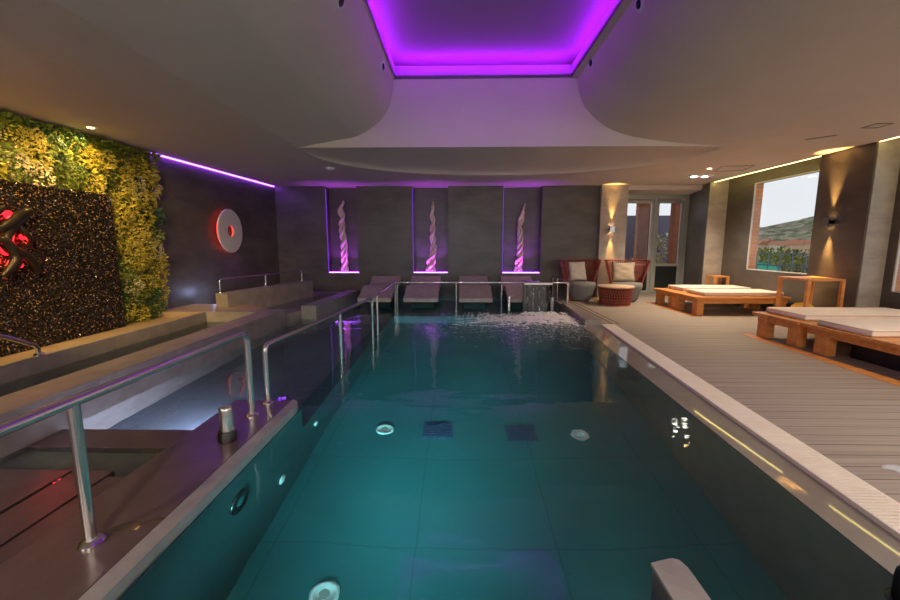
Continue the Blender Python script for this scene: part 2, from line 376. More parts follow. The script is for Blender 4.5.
m_.quad((-6.4, BY+.14, ZC), (pe[0][0], BY+.14, ZC), (pe[0][0], yt, ZC), (-6.4, yt, ZC))
m_.quad((pe[-1][0], BY+.14, ZC), (6.40, BY+.14, ZC), (6.40, yt-.4, ZC), (pe[-1][0], yt-.4, ZC))
# front edge of the window light slot
m_.box(6.36, Y0, ZC, 6.40, 10.45, ZC+.02); m_.box(6.36, Y0, ZC+.22, 7.2, 12.1, ZC+.3); m_.box(6.36, Y0, ZC+.02, 6.38, 10.45, ZC+.25)
struct('ceiling', m_, M['plaster'])
m_ = MB(); m_.box(4.27, YB-.0, 2.90, 6.8, YB+1.1, 3.2); struct('ceiling_alcove', m_, M['plaster'])
m_ = MB(); m_.sheet(smoothprof(Lh, 1), 'y', Y0, BY); struct('ceiling_vault_left', m_, M['plaster'], 'auto')
m_ = MB(); m_.sheet(smoothprof(Rh, 0) if False else smoothprof(Rh, 1), 'y', Y0, BY); struct('ceiling_vault_right', m_, M['plaster'], True)
m_ = MB(); m_.box(-2.609, BY, ZC, 4.27, BY+.14, 4.036); struct('ceiling_beam', m_, M['plaster'])
# domed apse behind the beam
m_ = MB(); ncol = 10; grid = []
for j in range(ncol+1):
    s = math.cos(j/ncol*PI/2); z = ZC+.20*math.sin(j/ncol*PI/2)
    grid.append([m_.b.verts.new((cx+(x-cx)*(.25+.75*s), BY+.10+(y-BY-.10)*s, z)) for x, y in pe])
for j in range(ncol):
    for k in range(N): m_.b.faces.new((grid[j][k], grid[j][k+1], grid[j+1][k+1], grid[j+1][k]))
struct('ceiling_apse', m_, M['plaster'], True)
# purple coffer: rim, upstand lip, recessed lid
CX0, CX1, CY0 = -1.0, 1.76, .9
m_ = MB(); zr = 4.04
m_.box(-1.6, Y0, zr+.002, CX0-.008, BY+.6, zr+.05); m_.box(CX1+.008, Y0, zr+.002, 2.4, BY+.6, zr+.05); m_.box(CX0-.008, Y0, zr+.002, CX1+.008, CY0-.008, zr+.05); m_.box(CX0-.008, BY+.004, zr+.002, CX1+.008, BY+.6, zr+.05)
for a in ((CX0-.05, CY0-.05, CX0, BY+.05), (CX1, CY0-.05, CX1+.05, BY+.05), (CX0, CY0-.05, CX1, CY0), (CX0, BY-.004, CX1, BY+.05)):
    pass
struct('ceiling_coffer_rim', m_, M['plaster'])
m_ = MB()
for a in ((CX0-.008, CY0-.008, CX0, BY+.004), (CX1, CY0-.008, CX1+.008, BY+.004), (CX0, CY0-.008, CX1, CY0), (CX0, BY-.004, CX1, BY+.004)):
    m_.box(a[0], a[1], zr, a[2], a[3], zr+.19)
struct('ceiling_coffer_lip', m_, M['diffuser'])
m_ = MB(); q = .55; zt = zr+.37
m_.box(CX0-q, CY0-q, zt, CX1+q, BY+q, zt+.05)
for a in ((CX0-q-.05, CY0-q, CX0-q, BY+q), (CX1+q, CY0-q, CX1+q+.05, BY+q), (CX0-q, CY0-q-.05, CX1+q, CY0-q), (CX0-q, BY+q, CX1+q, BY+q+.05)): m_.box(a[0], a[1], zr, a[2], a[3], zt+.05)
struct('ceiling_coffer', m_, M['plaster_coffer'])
m_ = MB(); e = .10
for a in ((CX0-e-.03, CY0, CX0-e, BY), (CX1+e, CY0, CX1+e+.03, BY)): m_.box(a[0], a[1], zr+.185, a[2], a[3], zr+.215)
m_.box(CX0, BY+e, zr+.185, CX1, BY+e+.03, zr+.215); m_.box(CX0, CY0-e-.03, zr+.185, CX1, CY0-e, zr+.215)
tag(obj('led_strip', m_, E_['coffer']), 'purple light strip hidden around the rim of the ceiling recess above the pool', 'light strip')

# ------------------------------------------------------------------ lights on the walls
m_ = MB(); yA, yB = 6.98, 10.93
m_.prism([(lwall(yA)+.012, yA), (lwall(yB)+.012, yB), (lwall(yB)+.030, yB), (lwall(yA)+.030, yA)], 'z', ZC-.016, ZC-.004)
tag(obj('led_strip', m_, E_['line']), 'violet light strip along the ceiling edge of the wall with the round disc', 'light strip')
NL = ['under the left-hand twisted sculpture nearest the bench rail', 'under the middle twisted sculpture', 'under the twisted sculpture behind the waterfall']
for (a, b), lab in zip(NI, ['in the niche nearest the wall with the disc', 'in the middle of the three niches', 'in the niche behind the waterfall']):
    t = thing('led_strip', 'violet light strip on the sill '+lab, 'light strip', ((a+b)/2, YB+.1, NZ+.002), group='niche light strips')
    m_ = MB(); m_.box(a+.02, YB+.03, NZ+.002, b-.02, YB+.05, NZ+.016); obj('sill_strip', m_, E_['niche'], t)
    m_ = MB(); m_.box(a+.002, YB+.03, NZ+.03, a+.016, YB+.05, 2.95); obj('jamb_glow', m_, E_['side'], t)  # glowing strip stands in for the lit edge of the jamb
    xm = (a+b)/2
    for dx in (-.22, .22): lamp('uplight', 'SPOT', (xm+dx, YB+.06, NZ+.03), (.42, .05, 1), 24, t, rot=(PI-.10, 0, 0), spot_size=math.radians(75), spot_blend=.8, shadow_soft_size=.03)
    lamp('uplight', 'SPOT', (xm, YB+.03, NZ+.05), (.85, .05, .75), 9, t, rot=(PI-.12, 0, 0), spot_size=math.radians(60), spot_blend=.8, shadow_soft_size=.02)

m_ = MB(); m_.box(6.405, 7.47, ZC-.002, 6.43, 10.44, ZC+.014)
tag(obj('led_strip', m_, E_['slot']), 'yellow light strip in the ceiling slot above the window with the hill view', 'light strip')
m_ = MB(); m_.box(6.405, 2.7, ZC-.002, 6.43, 6.48, ZC+.014)
tag(obj('led_strip', m_, E_['slot']), 'yellow light strip in the ceiling slot above the window at the edge of the picture', 'light strip')

def sconce(loc, ax, label, power):
    """square steel box lamp shining up and down; ax = outward axis"""
    t = thing('wall_lamp', label, 'wall lamp', loc, group='up-and-down wall lamps')
    x, y, z = loc; d = Vector(ax)
    m_ = MB(); sx = abs(ax[1])*.06+abs(ax[0])*.05; sy = abs(ax[0])*.06+abs(ax[1])*.05
    c = Vector(loc)+d*.055
    for (u0, u1) in ((-1, -.86), (.86, 1)):
        if abs(ax[1]): m_.box(c.x+u0*.06, c.y-.05, z-.08, c.x+u1*.06, c.y+.05, z+.08)
        else: m_.box(c.x-.05, c.y+u0*.06, z-.08, c.x+.05, c.y+u1*.06, z+.08)
    m_.box(c.x-sx+abs(ax[1])*0, c.y-sy, z-.03, c.x+sx, c.y+sy, z+.03)
    f = c+d*.045
    m_.box(f.x-(abs(ax[1])*.06+abs(ax[0])*.006), f.y-(abs(ax[0])*.06+abs(ax[1])*.006), z-.08, f.x+(abs(ax[1])*.06+abs(ax[0])*.006), f.y+(abs(ax[0])*.06+abs(ax[1])*.006), z+.08)
    obj('lamp_body', m_, M['steel'], t)
    m_ = MB(); w = Vector(loc)+d*.008
    m_.box(w.x-(abs(ax[1])*.05+abs(ax[0])*.006), w.y-(abs(ax[0])*.05+abs(ax[1])*.006), z-.05, w.x+(abs(ax[1])*.05+abs(ax[0])*.006), w.y+(abs(ax[0])*.05+abs(ax[1])*.006), z+.05)
    obj('back_plate', m_, M['steel_dark'], t)
    for s in (1, -1):
        m_ = MB(); m_.box(c.x-.03, c.y-.03, z+s*.034-.003, c.x+.03, c.y+.03, z+s*.034+.003); obj('bulb', m_, E_['warm'], t)
        lamp('beam_light', 'SPOT', c+Vector((0, 0, s*.075)), (1, .55, .16), power, t, rot=((PI if s > 0 else 0), 0, 0), spot_size=math.radians(34), spot_blend=1.0, shadow_soft_size=.02)
    return t
sconce((4.055, 10.845, 1.87), (0, -1, 0), 'small square steel wall lamp on the pale column beside the glass door', 90)
sconce((6.395, 7.10, 1.84), (-1, 0, 0), 'small square steel wall lamp on the dark pier right of the window', 190)

for xx in (-3.6, -.6, 2.4, 5.2):  # unseen lamps added to brighten the whole room
    t = thing('wall_lamp', 'added white fill lamp on the unseen wall behind the camera', 'wall lamp', (xx, Y0, 2.95), group='added fill lamps behind the camera')
    m_ = MB(); m_.box(xx-.12, Y0, 2.88, xx+.12, Y0+.1, 2.95, .01); obj('lamp_body', m_, M['white'], t)
    lamp('beam_light', 'SPOT', (xx, Y0+.35, 2.6), (1, .80, .62), 130, t, rot=(math.radians(52), 0, 0), spot_size=math.radians(115), spot_blend=.9, shadow_soft_size=.15)
for y in (2.45, -2.0): sconce((6.775, y, 1.84), (-1, 0, 0), 'unseen square steel wall lamp added on the window wall nearer the camera', 90)  # extra lamps out of view, added to lift the ceiling
# ceiling fittings
def downlight(x, y, label, power, m=None, r=.055, col=(1, .62, .26), size=75, z=ZC, aim=(0, 0, 0)):
    t = thing('downlight', label, 'ceiling lamp', (x, y, z), group='ceiling downlights')
    m_ = MB(); m_.lathe([(r*.72, -.002), (r*.76, -.014), (r, -.014), (r+.006, -.002)], (x, y, z), 24); obj('trim_ring', m_, M['white'], t, True)
    m_ = MB(); m_.lathe([(r*.7, -.013), (r*.7, -.006)], (x, y, z), 20); obj('lamp_face', m_, m or E_['warm'], t)
    if power: lamp('beam_light', 'SPOT', (x, y, z-.03), col, power, t, rot=aim, spot_size=math.radians(size), spot_blend=.7, shadow_soft_size=.04)
    return t
dl = downlight(-4.9, 5.5, 'small lit warm downlight in the ceiling in front of the living wall', 34, col=(1, .66, .20), size=130, aim=(0, math.radians(22), 0))
for y in (3.95, 2.9): downlight(-4.75, y, 'unseen warm downlight added in the ceiling over the mosaic panel', 40, col=(1, .64, .20), size=140, aim=(math.radians(12), math.radians(22), 0))  # out-of-view lamps added to light panel and plants
downlight(-2.95, 2.1, 'unseen downlight added to light the living wall from nearer the camera', 330, col=(1, .68, .24), size=54, aim=(math.radians(68), 0, math.radians(33)))  # added lamp out of view, evens the light on the plants
downlight(5.14, 8.58, 'small lit warm downlight beside the ceiling hatch near the window', 135, col=(1, .72, .42), size=130)
def twin_spot(x, y):
    t = thing('spotlight', 'white twin spotlight unit in the ceiling in front of the glass door', 'ceiling lamp', (x, y, ZC))
    m_ = MB(); m_.box(x-.26, y-.13, ZC-.02, x+.26, y+.13, ZC-.001, .006); obj('housing', m_, M['white'], t)
    for s in (-.12, .12):
        m_ = MB(); m_.lathe([(.06, -.03), (.066, -.018)], (x+s, y, ZC), 20); obj('lamp_face', m_, E_['white'], t)
        lamp('beam_light', 'SPOT', (x+s, y, ZC-.06), (1, .86, .68), 45, t, spot_size=math.radians(120), spot_blend=.8, shadow_soft_size=.06)
twin_spot(5.48, 9.5)
for (xx, y) in ((4.7, 3.4), (4.7, 1.8), (4.7, .2)): downlight(xx, y, 'unseen downlight added over the deck nearer the camera', 48, col=(1, .84, .68), size=140)  # fill lamps added out of view above the deck
# access hatches: thin dark outlines in the ceiling
def hatch(pts, label, w=.012):
    m_ = MB(); n = len(pts)
    for i in range(n):
        a, b = Vector((*pts[i], ZC-.004)), Vector((*pts[(i+1) % n], ZC-.004))
        if n == 2 and i: break
        d = (b-a); L = d.length; ang = math.atan2(d.y, d.x); c = (a+b)/2
        m_.box(c.x-L/2, c.y-w, ZC-.006, c.x+L/2, c.y+w, ZC-.0005, rot=Matrix.Rotation(ang, 3, 'Z'), piv=c)
    return tag(obj('ceiling_hatch', m_, M['steel_dark']), label, 'ceiling hatch', 'ceiling hatches')
hatch([(5.28, 8.4), (5.45, 8.95), (6.0, 8.85), (5.85, 8.3)], 'square access hatch with dark outline next to the warm downlight')
hatch([(5.18, 6.35), (5.42, 6.1)], 'short dark slot vent in the ceiling over the sunbeds', .02)
hatch([(5.42, 5.75), (5.62, 5.75), (5.62, 5.55), (5.42, 5.55)], 'small square ceiling hatch nearest the pier with the wall lamp', .01)
m_ = MB(); m_.lathe([(.0, -.045), (.05, -.043), (.085, -.02), (.10, -.001)], (-2.62, 8.42, ZC), 24)
tag(obj('smoke_detector', m_, M['white'], None, True), 'round white detector on the ceiling near the violet light strip', 'smoke detector')

t = thing('added_flood', 'unseen violet flood lamp added at the rim of the ceiling recess, aimed at the beam', 'ceiling lamp', (.4, 2.4, 4.0))  # unseen lamp added to tint the beam violet
m_ = MB(); m_.lathe([(.06, -.09), (.07, .06), (.03, .09)], (.4, 2.36, 3.98), 20, Matrix.Rotation(PI/2, 3, 'X')); obj('lamp_body', m_, M['steel_dark'], t)
m_ = MB(); m_.box(.38, 2.3, 4.0, .42, 2.36, 4.4); obj('bracket', m_, M['steel_dark'], t)
lamp('beam_light', 'SPOT', (.4, 2.6, 4.0), (.30, .012, 1), 55, t, rot=(math.radians(92), 0, 0), spot_size=math.radians(75), spot_blend=1, shadow_soft_size=.3)
# vault eyeball spotlights (unlit)
def eyespot(p, n, label):
    t = thing('eyeball_spotlight', label, 'ceiling lamp', p, group='unlit spotlights in the vault')
    q = Vector((0, 0, 1)).rotation_difference(Vector(n)).to_matrix()
    m_ = MB(); m_.lathe([(.05, -.01), (.052, .022), (.075, .018), (.08, -.01)], p, 24, q); obj('trim_ring', m_, M['pvc'], t, True)
    m_ = MB(); m_.lathe([(.051, .0), (.04, .022), (.02, .03), (.0, .032)], p, 20, q); obj('lens', m_, M['lens'], t, True)
eyespot((-1.042, 5.82, 3.86), (1, -.15, -.15), 'unlit spotlight low on the left vault near the corner of the purple recess')
eyespot((-1.085, 3.97, 3.66), (1, -.1, -.5), 'unlit spotlight on the left vault at the top edge of the picture')
eyespot((1.868, 6.05, 3.98), (-1, -.15, -.2), 'unlit spotlight on the right vault near the corner of the purple recess')
eyespot((1.872, 4.55, 3.92), (-1, -.1, -.3), 'unlit spotlight on the right vault at the top edge of the picture')

# ------------------------------------------------------------------ stone work round the pool
# foreground ledge with light coping
m_ = MB(); m_.box(-2.02, -.6, -.55, -1.50, 3.45, .055, .012); struct('pool_ledge', m_, M['ledge'])
m_ = MB()
pts = [(-1.50, -.6), (-1.50, 3.45), (-1.46, 3.43), (-1.425, 3.38), (-1.41, 3.28), (-1.41, -.6)]
m_.prism(pts, 'z', -.02, .06); struct('pool_ledge_coping', m_, M['coping'])
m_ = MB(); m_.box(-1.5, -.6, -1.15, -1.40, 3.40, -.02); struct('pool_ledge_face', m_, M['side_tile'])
# submerged slabs beside the ledge
m_ = MB(); m_.box(-3.12, 2.37, -.5, -2.03, 2.66, -.09); struct('pool_step', m_, M['stone'])
m_ = MB(); m_.box(-3.12, 2.66, -.5, -2.03, 2.94, .006); m_.box(-3.12, -.6, -.5, -2.50, 2.37, .006); m_.box(-2.47, -.6, -.5, -2.22, 2.37, .006); m_.box(-2.20, -.6, -.5, -2.02, 2.3, .006)
struct('pool_bench', m_, M['ledge'])
# trough pool
m_ = MB(); m_.box(-3.50, -.6, -.5, -3.13, 7.08, .30, .008); struct('trough_wall_front', m_, M['stone'])
m_ = MB(); m_.box(-4.42, -.6, -.5, -4.36, 7.08, .30); struct('trough_wall_back', m_, M['stone'])
m_ = MB(); m_.box(-4.36, 6.75, -.5, -3.50, 7.08, .30); struct('trough_wall_end', m_, M['stone'])
m_ = MB(); m_.prism([(-4.42, -.6), (-4.42, 6.75), (lwall(6.75), 6.75), (lwall(-.6), -.6)], 'z', -.5, .20); struct('floor_ledge', m_, M['stone_warm'])
m_ = MB(); m_.prism([(-4.42, 6.75), (-4.42, 7.08), (-3.45, 7.08), (-4.0, 7.6), (lwall(7.7), 7.7), (lwall(6.75), 6.75)], 'z', -.5, .302); struct('floor_step', m_, M['stone_warm'])
m_ = MB(); m_.box(-4.36, -.6, -.5, -3.5, 6.75, -.3); struct('trough_floor', m_, M['shelf_tile'])
m_ = MB(); m_.quad((-4.358, -.6, .13), (-3.502, -.6, .13), (-3.502, 6.748, .13), (-4.358, 6.748, .13)); tag(struct('trough_water', m_, M['water']), 'still dark water in the long narrow trough pool', 'water', kind='stuff')
# far platform: coping, sunken floor, rotated bench block
m_ = MB()
m_.prism([(-3.10, 7.75), (-2.80, 7.75), (-2.62, 10.6), (-2.92, 10.6)], 'z', -.5, .26)
struct('platform_coping', m_, M['coping'])
m_ = MB(); m_.prism([(-5.2, 7.6), (-4.0, 7.5), (-3.45, 7.0), (-3.10, 7.76), (-2.92, 10.6), (-2.92, YB), (-5.0, YB)], 'z', -.5, .16); struct('platform_floor', m_, M['stone'])
m_ = MB(); m_.quad((-3.95, 7.75, .175), (-3.09, 8.0, .175), (-2.94, 10.58, .175), (-3.45, 10.58, .175)); tag(struct('platform_water', m_, M['water']), 'thin film of water over the raised platform by the bench', 'water', kind='stuff')
BR = Matrix.Rotation(math.radians(-13), 3, 'Z')
def bp(u, v, z):   # bench frame: v along, u across
    p = BR @ Vector((u, v, 0)); return Vector((-4.26+p.x, 7.25+p.y, z))
m_ = MB(); A = [bp(-.26, 0, 0), bp(0, 0, 0), bp(0, 2.75, 0), bp(-.26, 2.75, 0)]
m_.prism([(p.x, p.y) for p in A], 'z', .1, .56); struct('bench_wall', m_, M['stone'])

# grating along the deck
t0 = thing('overflow_grating', 'long cream slatted grating between the pool gutter and the deck', 'drain grating', (redge(3), 3, ZD))
m_ = MB(); y = -.55
while y < 7.14:
    m_.box(redge(y)+.008, y, -.0, redge(y)+.236, y+.019, ZD+.006); y += .027
obj('slats', m_, M['grate'], t0)
m_ = MB()
for o_ in (0, .225): m_.prism([(redge(-.6)+o_, -.6), (redge(7.15)+o_, 7.15), (redge(7.15)+o_+.015, 7.15), (redge(-.6)+o_+.015, -.6)], 'z', -.03, ZD+.004)
obj('edge_bars', m_, M['grate'], t0)
m_ = MB(); m_.prism([(redge(-.6)+.015, -.6), (redge(7.15)+.015, 7.15), (redge(7.15)+.225, 7.15), (redge(-.6)+.225, -.6)], 'z', -.034, -.02); struct('drain_channel', m_, M['hole'])
# kerb in the corner by the deck
m_ = MB(); m_.prism([(2.30, 7.16), (2.60, 7.16), (2.60, 9.4), (2.45, 9.4)], 'z', -.5, .115); struct('pool_kerb', m_, M['stone'])
for i, xx in enumerate((2.80, 2.92)):
    m_ = MB(); m_.box(xx, 7.2, ZD+.0005, xx+.022, 10.9, ZD+.003); struct('deck_seam', m_, M['hole'])

# loungers
prof = [(10.92, .615), (10.86, .615), (10.62, .48), (10.35, .40), (10.12, .41), (9.92, .455), (9.78, .455), (9.60, .385), (9.35, .28), (9.15, .225)]
top = smoothprof(prof, 0) if False else prof
def lounger(x0, x1, label):
    m_ = MB(); pp = prof+[(9.15, .14), (9.35, .18), (9.6, .28), (9.78, .34), (10.1, .30), (10.6, .36), (10.92, .48)]
    m_.prism(pp, 'x', x0, x1)
    t = thing('stone_lounger', label, 'lounger', ((x0+x1)/2, 10.0, -.5), group='stone loungers along the back of the pool')
    obj('lounger_bed', m_, M['lounger'], t)
    m_ = MB(); m_.prism([(9.7, -.5), (9.7, .30), (10.1, .295), (10.55, .345), (10.85, .46), (10.85, -.5)], 'x', x0+.12, x1-.12); obj('dark_under_block', m_, M['panel_back'], t)
lounger(-2.33, -1.55, 'tiled stone lounger standing at the end of the row nearest the bench wall')
lounger(-1.26, -.46, 'tiled stone lounger below the middle niche, bathed in purple reflection')
lounger(.03, .80, 'tiled stone lounger between the middle niche and the waterfall')
lounger(1.16, 1.98, 'tiled stone lounger partly hidden behind the waterfall spout')

# ------------------------------------------------------------------ sculptures in the niches
def twist(cx_, seed, h0, h1, strands, lean, r, label, taper, knots):
    rr = random.Random(seed); m_ = MB()
    for s in range(strands):
        pts, rad = [], []; ph = 2*PI*s/strands+rr.random()*.6; n = 46; turns = 2.6+rr.random()*.7
        for i in range(n+1):
            t = i/n; a = ph+turns*2*PI*t
            rr_ = r*(1-taper*t)*(.75+.35*math.sin(t*knots*PI+s*1.7))
            z = h0+(h1-h0)*t*(1-.07*s*(1-taper*.3))
            pts.append((cx_+lean(t)+rr_*math.cos(a), YB+.17+.8*rr_*math.sin(a), z)); rad.append(max(.012, r*.62*(1-taper*.85*t)*(1+.25*math.sin(t*17+s*2))))
        m_.tube(pts, rad, 8)
    return tag(obj('twisted_sculpture', m_, M['driftwood'], None, True), label, 'sculpture', 'twisted driftwood sculptures in the niches')
twist(-3.17, 3, NZ+.022, 2.64, 3, lambda t: .03*math.sin(5*t), .075, 'open knotted driftwood sculpture in the niche nearest the wall with the disc', .12, 5)
twist(-.72, 5, NZ+.022, 2.64, 3, lambda t: .06*t-.02+.03*math.sin(4*t), .10, 'tight spiral driftwood sculpture with a pointed tip in the middle niche', .72, 3)
twist(1.66, 8, NZ+.022, 2.58, 3, lambda t: .02+.05*math.sin(6*t)+.16*t**3, .085, 'crooked driftwood sculpture leaning towards the door side, in the niche behind the waterfall', .6, 4)

# disc
t = thing('wall_disc', 'round white disc with a hole and red backlight on the dark wall', 'wall art', (lwall(8.87)+.05, 8.87, 1.755))
m_ = MB(); q = Matrix.Rotation(PI/2, 3, 'Y'); R0, r0 = .475, .125; n = 64
dc = (lwall(8.87)+.06, 8.87, 1.755)
prof_ = [(r0, 0), (r0, .03), (R0-.008, .03), (R0, .022), (R0, 0)]
rings = []
tilt = Matrix.Rotation(math.radians(-4.3), 3, 'Z') if False else Matrix.Identity(3)
for r_, z_ in prof_: rings.append([m_.b.verts.new(Vector(dc)+(q @ Vector((r_*math.cos(2*PI*k/n), r_*math.sin(2*PI*k/n), z_)))) for k in range(n)])
for i in range(len(rings)):
    a, d = rings[i], rings[(i+1) % len(rings)]
    for k in range(n): m_.b.faces.new((a[k], a[(k+1) % n], d[(k+1) % n], d[k]))
obj('disc_plate', m_, M['disc'], t, 'auto')
m_ = MB()
for r_ in (R0-.05,):
    m_.tube([Vector(dc)+Vector((-.025, r_*math.cos(2*PI*k/40), r_*math.sin(2*PI*k/40))) for k in range(41)], .012, 6)
obj('red_backlight', m_, E_['red'], t)
m_ = MB(); m_.tube([Vector(dc)+Vector((-.025, (r0+.03)*math.cos(2*PI*k/24), (r0+.03)*math.sin(2*PI*k/24))) for k in range(25)], .008, 6)
obj('inner_backlight', m_, emis('dim_red_led', (1, .02, .02), 1.5), t)

# ------------------------------------------------------------------ living wall
lwt = thing('living_wall', 'vertical garden of green and yellow plants behind the dark mosaic panel', 'living wall', (lwall(5), 4.6, .3))
ya, yb = 1.2, 6.90
m_ = MB(); m_.prism([(lwall(ya)+.002, ya), (lwall(yb)+.002, yb), (lwall(yb)+.06, yb), (lwall(ya)+.06, ya)], 'z', .2, 3.0); obj('moss_backing', m_, M['moss'], lwt)
rr = random.Random(11)
def leaf(m_, p, d, n, L, W):
    """a pointed leaf blade, bent once"""
    d = d.normalized(); s = d.cross(n).normalized(); u = s.cross(d).normalized()
    v = [p, p+d*L*.45+s*W*.5+u*L*.12, p+d*L*.5+u*L*.06, p+d*L*.45-s*W*.5+u*L*.12, p+d*L-u*L*.12]
    V = [m_.b.verts.new(x) for x in v]
    m_.b.faces.new((V[0], V[1], V[2])); m_.b.faces.new((V[0], V[2], V[3])); m_.b.faces.new((V[1], V[4], V[2])); m_.b.faces.new((V[2], V[4], V[3]))
def clump(y, z, kind, rad, nleaf, L, W, out=.14):
    m_ = MB(); base = Vector((lwall(y)+.05, y, z))
    for i in range(nleaf):
        a = rr.random()*2*PI; q_ = rad*math.sqrt(rr.random()); h = out*(1-(q_/rad)**2)*rr.uniform(.4, 1.)
        p = base+Vector((h, q_*math.cos(a), q_*math.sin(a)))
        if p.y > yb+.02: p.y = yb
        if p.z > 2.97: p.z = 2.97-rr.random()*.05
        d = Vector((.35+rr.random()*.5, rr.gauss(0, .6), rr.gauss(-.25, .55)))
        leaf(m_, p, d, Vector((1, 0, .3)), L*rr.uniform(.6, 1.2), W*rr.uniform(.7, 1.2))
    return obj('plant', m_, M[kind], lwt)
kinds = ['leaf_a', 'leaf_b', 'leaf_c', 'leaf_d', 'leaf_b', 'leaf_c', 'leaf_e', 'leaf_b']
spots = []
yy = 3.0
nrow = 0
while yy < 6.9:
    zs = [2.28+.24*i for i in range(4)] if yy < 6.02 else [.36+.255*i for i in range(11)]
    for z in zs: spots.append((yy+rr.uniform(-.09, .09), z+rr.uniform(-.09, .09)))
    yy += .24
for (y, z) in spots:
    k = rr.choice(kinds)
    if z > 2.86: k = rr.choice(['leaf_d', 'leaf_a'])
    big = rr.random()
    clump(min(y, yb-.05), z, k, rr.uniform(.17, .25), 180 if big < .7 else 80, .052 if big < .7 else .10, .026 if big < .7 else .042, rr.uniform(.08, .2))
# ------------------------------------------------------------------ mosaic panel
mpt = thing('mosaic_panel', 'tall dark pebble-mosaic slab standing in front of the living wall', 'mosaic panel', (-5.15, 4.6, .20))
px0, pya, pyb, pz0, pz1 = -5.15, 2.2, 5.97, .201, 2.17
m_ = MB(); m_.box(px0-.12, pya, pz0, px0, pyb, pz1); obj('slab', m_, M['panel_back'], mpt)
m_ = MB(); rr2 = random.Random(4)
def chip(c, sx, sy, sz):
    q = Euler((rr2.uniform(-.6, .6), rr2.uniform(-.5, .5), rr2.uniform(-.5, .5))).to_matrix()
    V = [m_.b.verts.new(Vector(c)+q @ Vector(v)) for v in ((-sx, -sy, -sz), (sx, -sy, -sz*.8), (sx, sy, -sz), (-sx, sy, -sz*.8), (-sx, -sy, sz*.8), (sx*.7, -sy*.8, sz), (sx, sy*.8, sz*.7), (-sx, sy, sz))]
    for f in ((0, 1, 5, 4), (1, 2, 6, 5), (2, 3, 7, 6), (3, 0, 4, 7), (4, 5, 6, 7)): m_.b.faces.new([V[i] for i in f])
y = 3.3
while y < pyb:
    z = pz0+.02
    while z < pz1:
        chip((px0+.004+rr2.random()*.012, y+rr2.uniform(-.009, .009), z+rr2.uniform(-.009, .009)), .012, .013*rr2.uniform(.6, 1.15), .015*rr2.uniform(.6, 1.2)); z += .029
    y += .025
z = pz0+.02
while z < pz1:
    for k in range(5): chip((px0-.11+.025*k, pyb+.004, z+rr2.uniform(-.008, .008)), .012, .008, .014)
    z += .03
obj('pebbles', m_, M['chip'], mpt)
# red backlit bronze relief
brz = thing('bronze_relief', 'dark bronze ribbon sculpture glowing red from behind on the mosaic panel', 'sculpture', (-5.10, 4.45, 1.5))
def atx(px, py, X):
    d = ray(px, py); k = X/d.x; return Vector((X, d.y*k, H+d.z*k))
m_ = MB()
def ribbon(pp, rr_, X=-5.02):
    pts = [atx(a, b, X) for a, b in pp]
    out = []
    for i in range(len(pts)-1):
        p0, p1, p2, p3 = pts[max(i-1, 0)], pts[i], pts[i+1], pts[min(i+2, len(pts)-1)]
        for k in range(5):
            t = k/5; out.append(.5*((2*p1)+(p2-p0)*t+(2*p0-5*p1+4*p2-p3)*t*t+(3*p1-p0-3*p2+p3)*t**3))
    out.append(pts[-1]); n = len(out)-1
    rads = [max(.008, rr_*math.sin(PI*(.06+.90*i/n))**.7) for i in range(n+1)]
    m_.tube(out, rads, 10)
ribbon([(33, 211), (26, 212), (20, 216), (12, 222), (0, 229), (-12, 234)], .06)
ribbon([(20, 214), (14, 224), (6, 240), (12, 250), (26, 256), (35, 266), (37, 274)], .06, -5.03)
ribbon([(-14, 246), (0, 240), (10, 246), (16, 258), (9, 270), (2, 276)], .055, -5.0)
ribbon([(18, 222), (24, 232), (29, 238), (31, 246)], .035, -5.04)
ribbon([(-15, 215), (-4, 212), (4, 206)], .045)
ribbon([(22, 262), (15, 268), (8, 276)], .03, -5.02)
obj('ribbons', m_, M['bronze'], brz, True)
for (a, b, r_) in ((8, 215, .05), (5, 250, .06), (22, 237, .035), (-8, 226, .05), (20, 265, .03)):
    c = atx(a, b, -5.115); m_ = MB(); m_.lathe([(r_, 0), (r_, .012)], c, 16, Matrix.Rotation(PI/2, 3, 'Y')); obj('red_lamp', m_, E_['red'], brz)
for (a, b) in ((8, 216), (6, 262), (24, 240)):
    c = atx(a, b, -5.06); lamp('red_light', 'POINT', c, (1, .015, .02), 1.0, brz, shadow_soft_size=.03)

# ------------------------------------------------------------------ hand rails
def rail(name_label, path, posts, r=.021, loc=None, flange=True, rnd=.06, cat='handrail', pr=None, group='steel handrails round the pool'):
    """path: rail polyline; posts: list of (x, y, ztop, zbottom)"""
    t = thing('handrail', name_label, cat, loc or (path[0][0], path[0][1], 0), group=group)
    m_ = MB(); m_.tube(rounded(path, rnd), r, 14); obj('rail_tube', m_, M['steel'], t, 'auto')
    for (x, y, zt_, zb) in posts:
        m_ = MB(); m_.tube([(x, y, zb), (x, y, zt_)], pr or r*.95, 14); po = obj('post', m_, M['steel'], t, 'auto')
        if flange:
            m_ = MB(); m_.lathe([(r*2.1, 0), (r*2.1, .010), (r*1.6, .022), (r*1.1, .026)], (x, y, zb), 20); obj('flange', m_, M['steel'], po, 'auto')
    return t
zd = .056
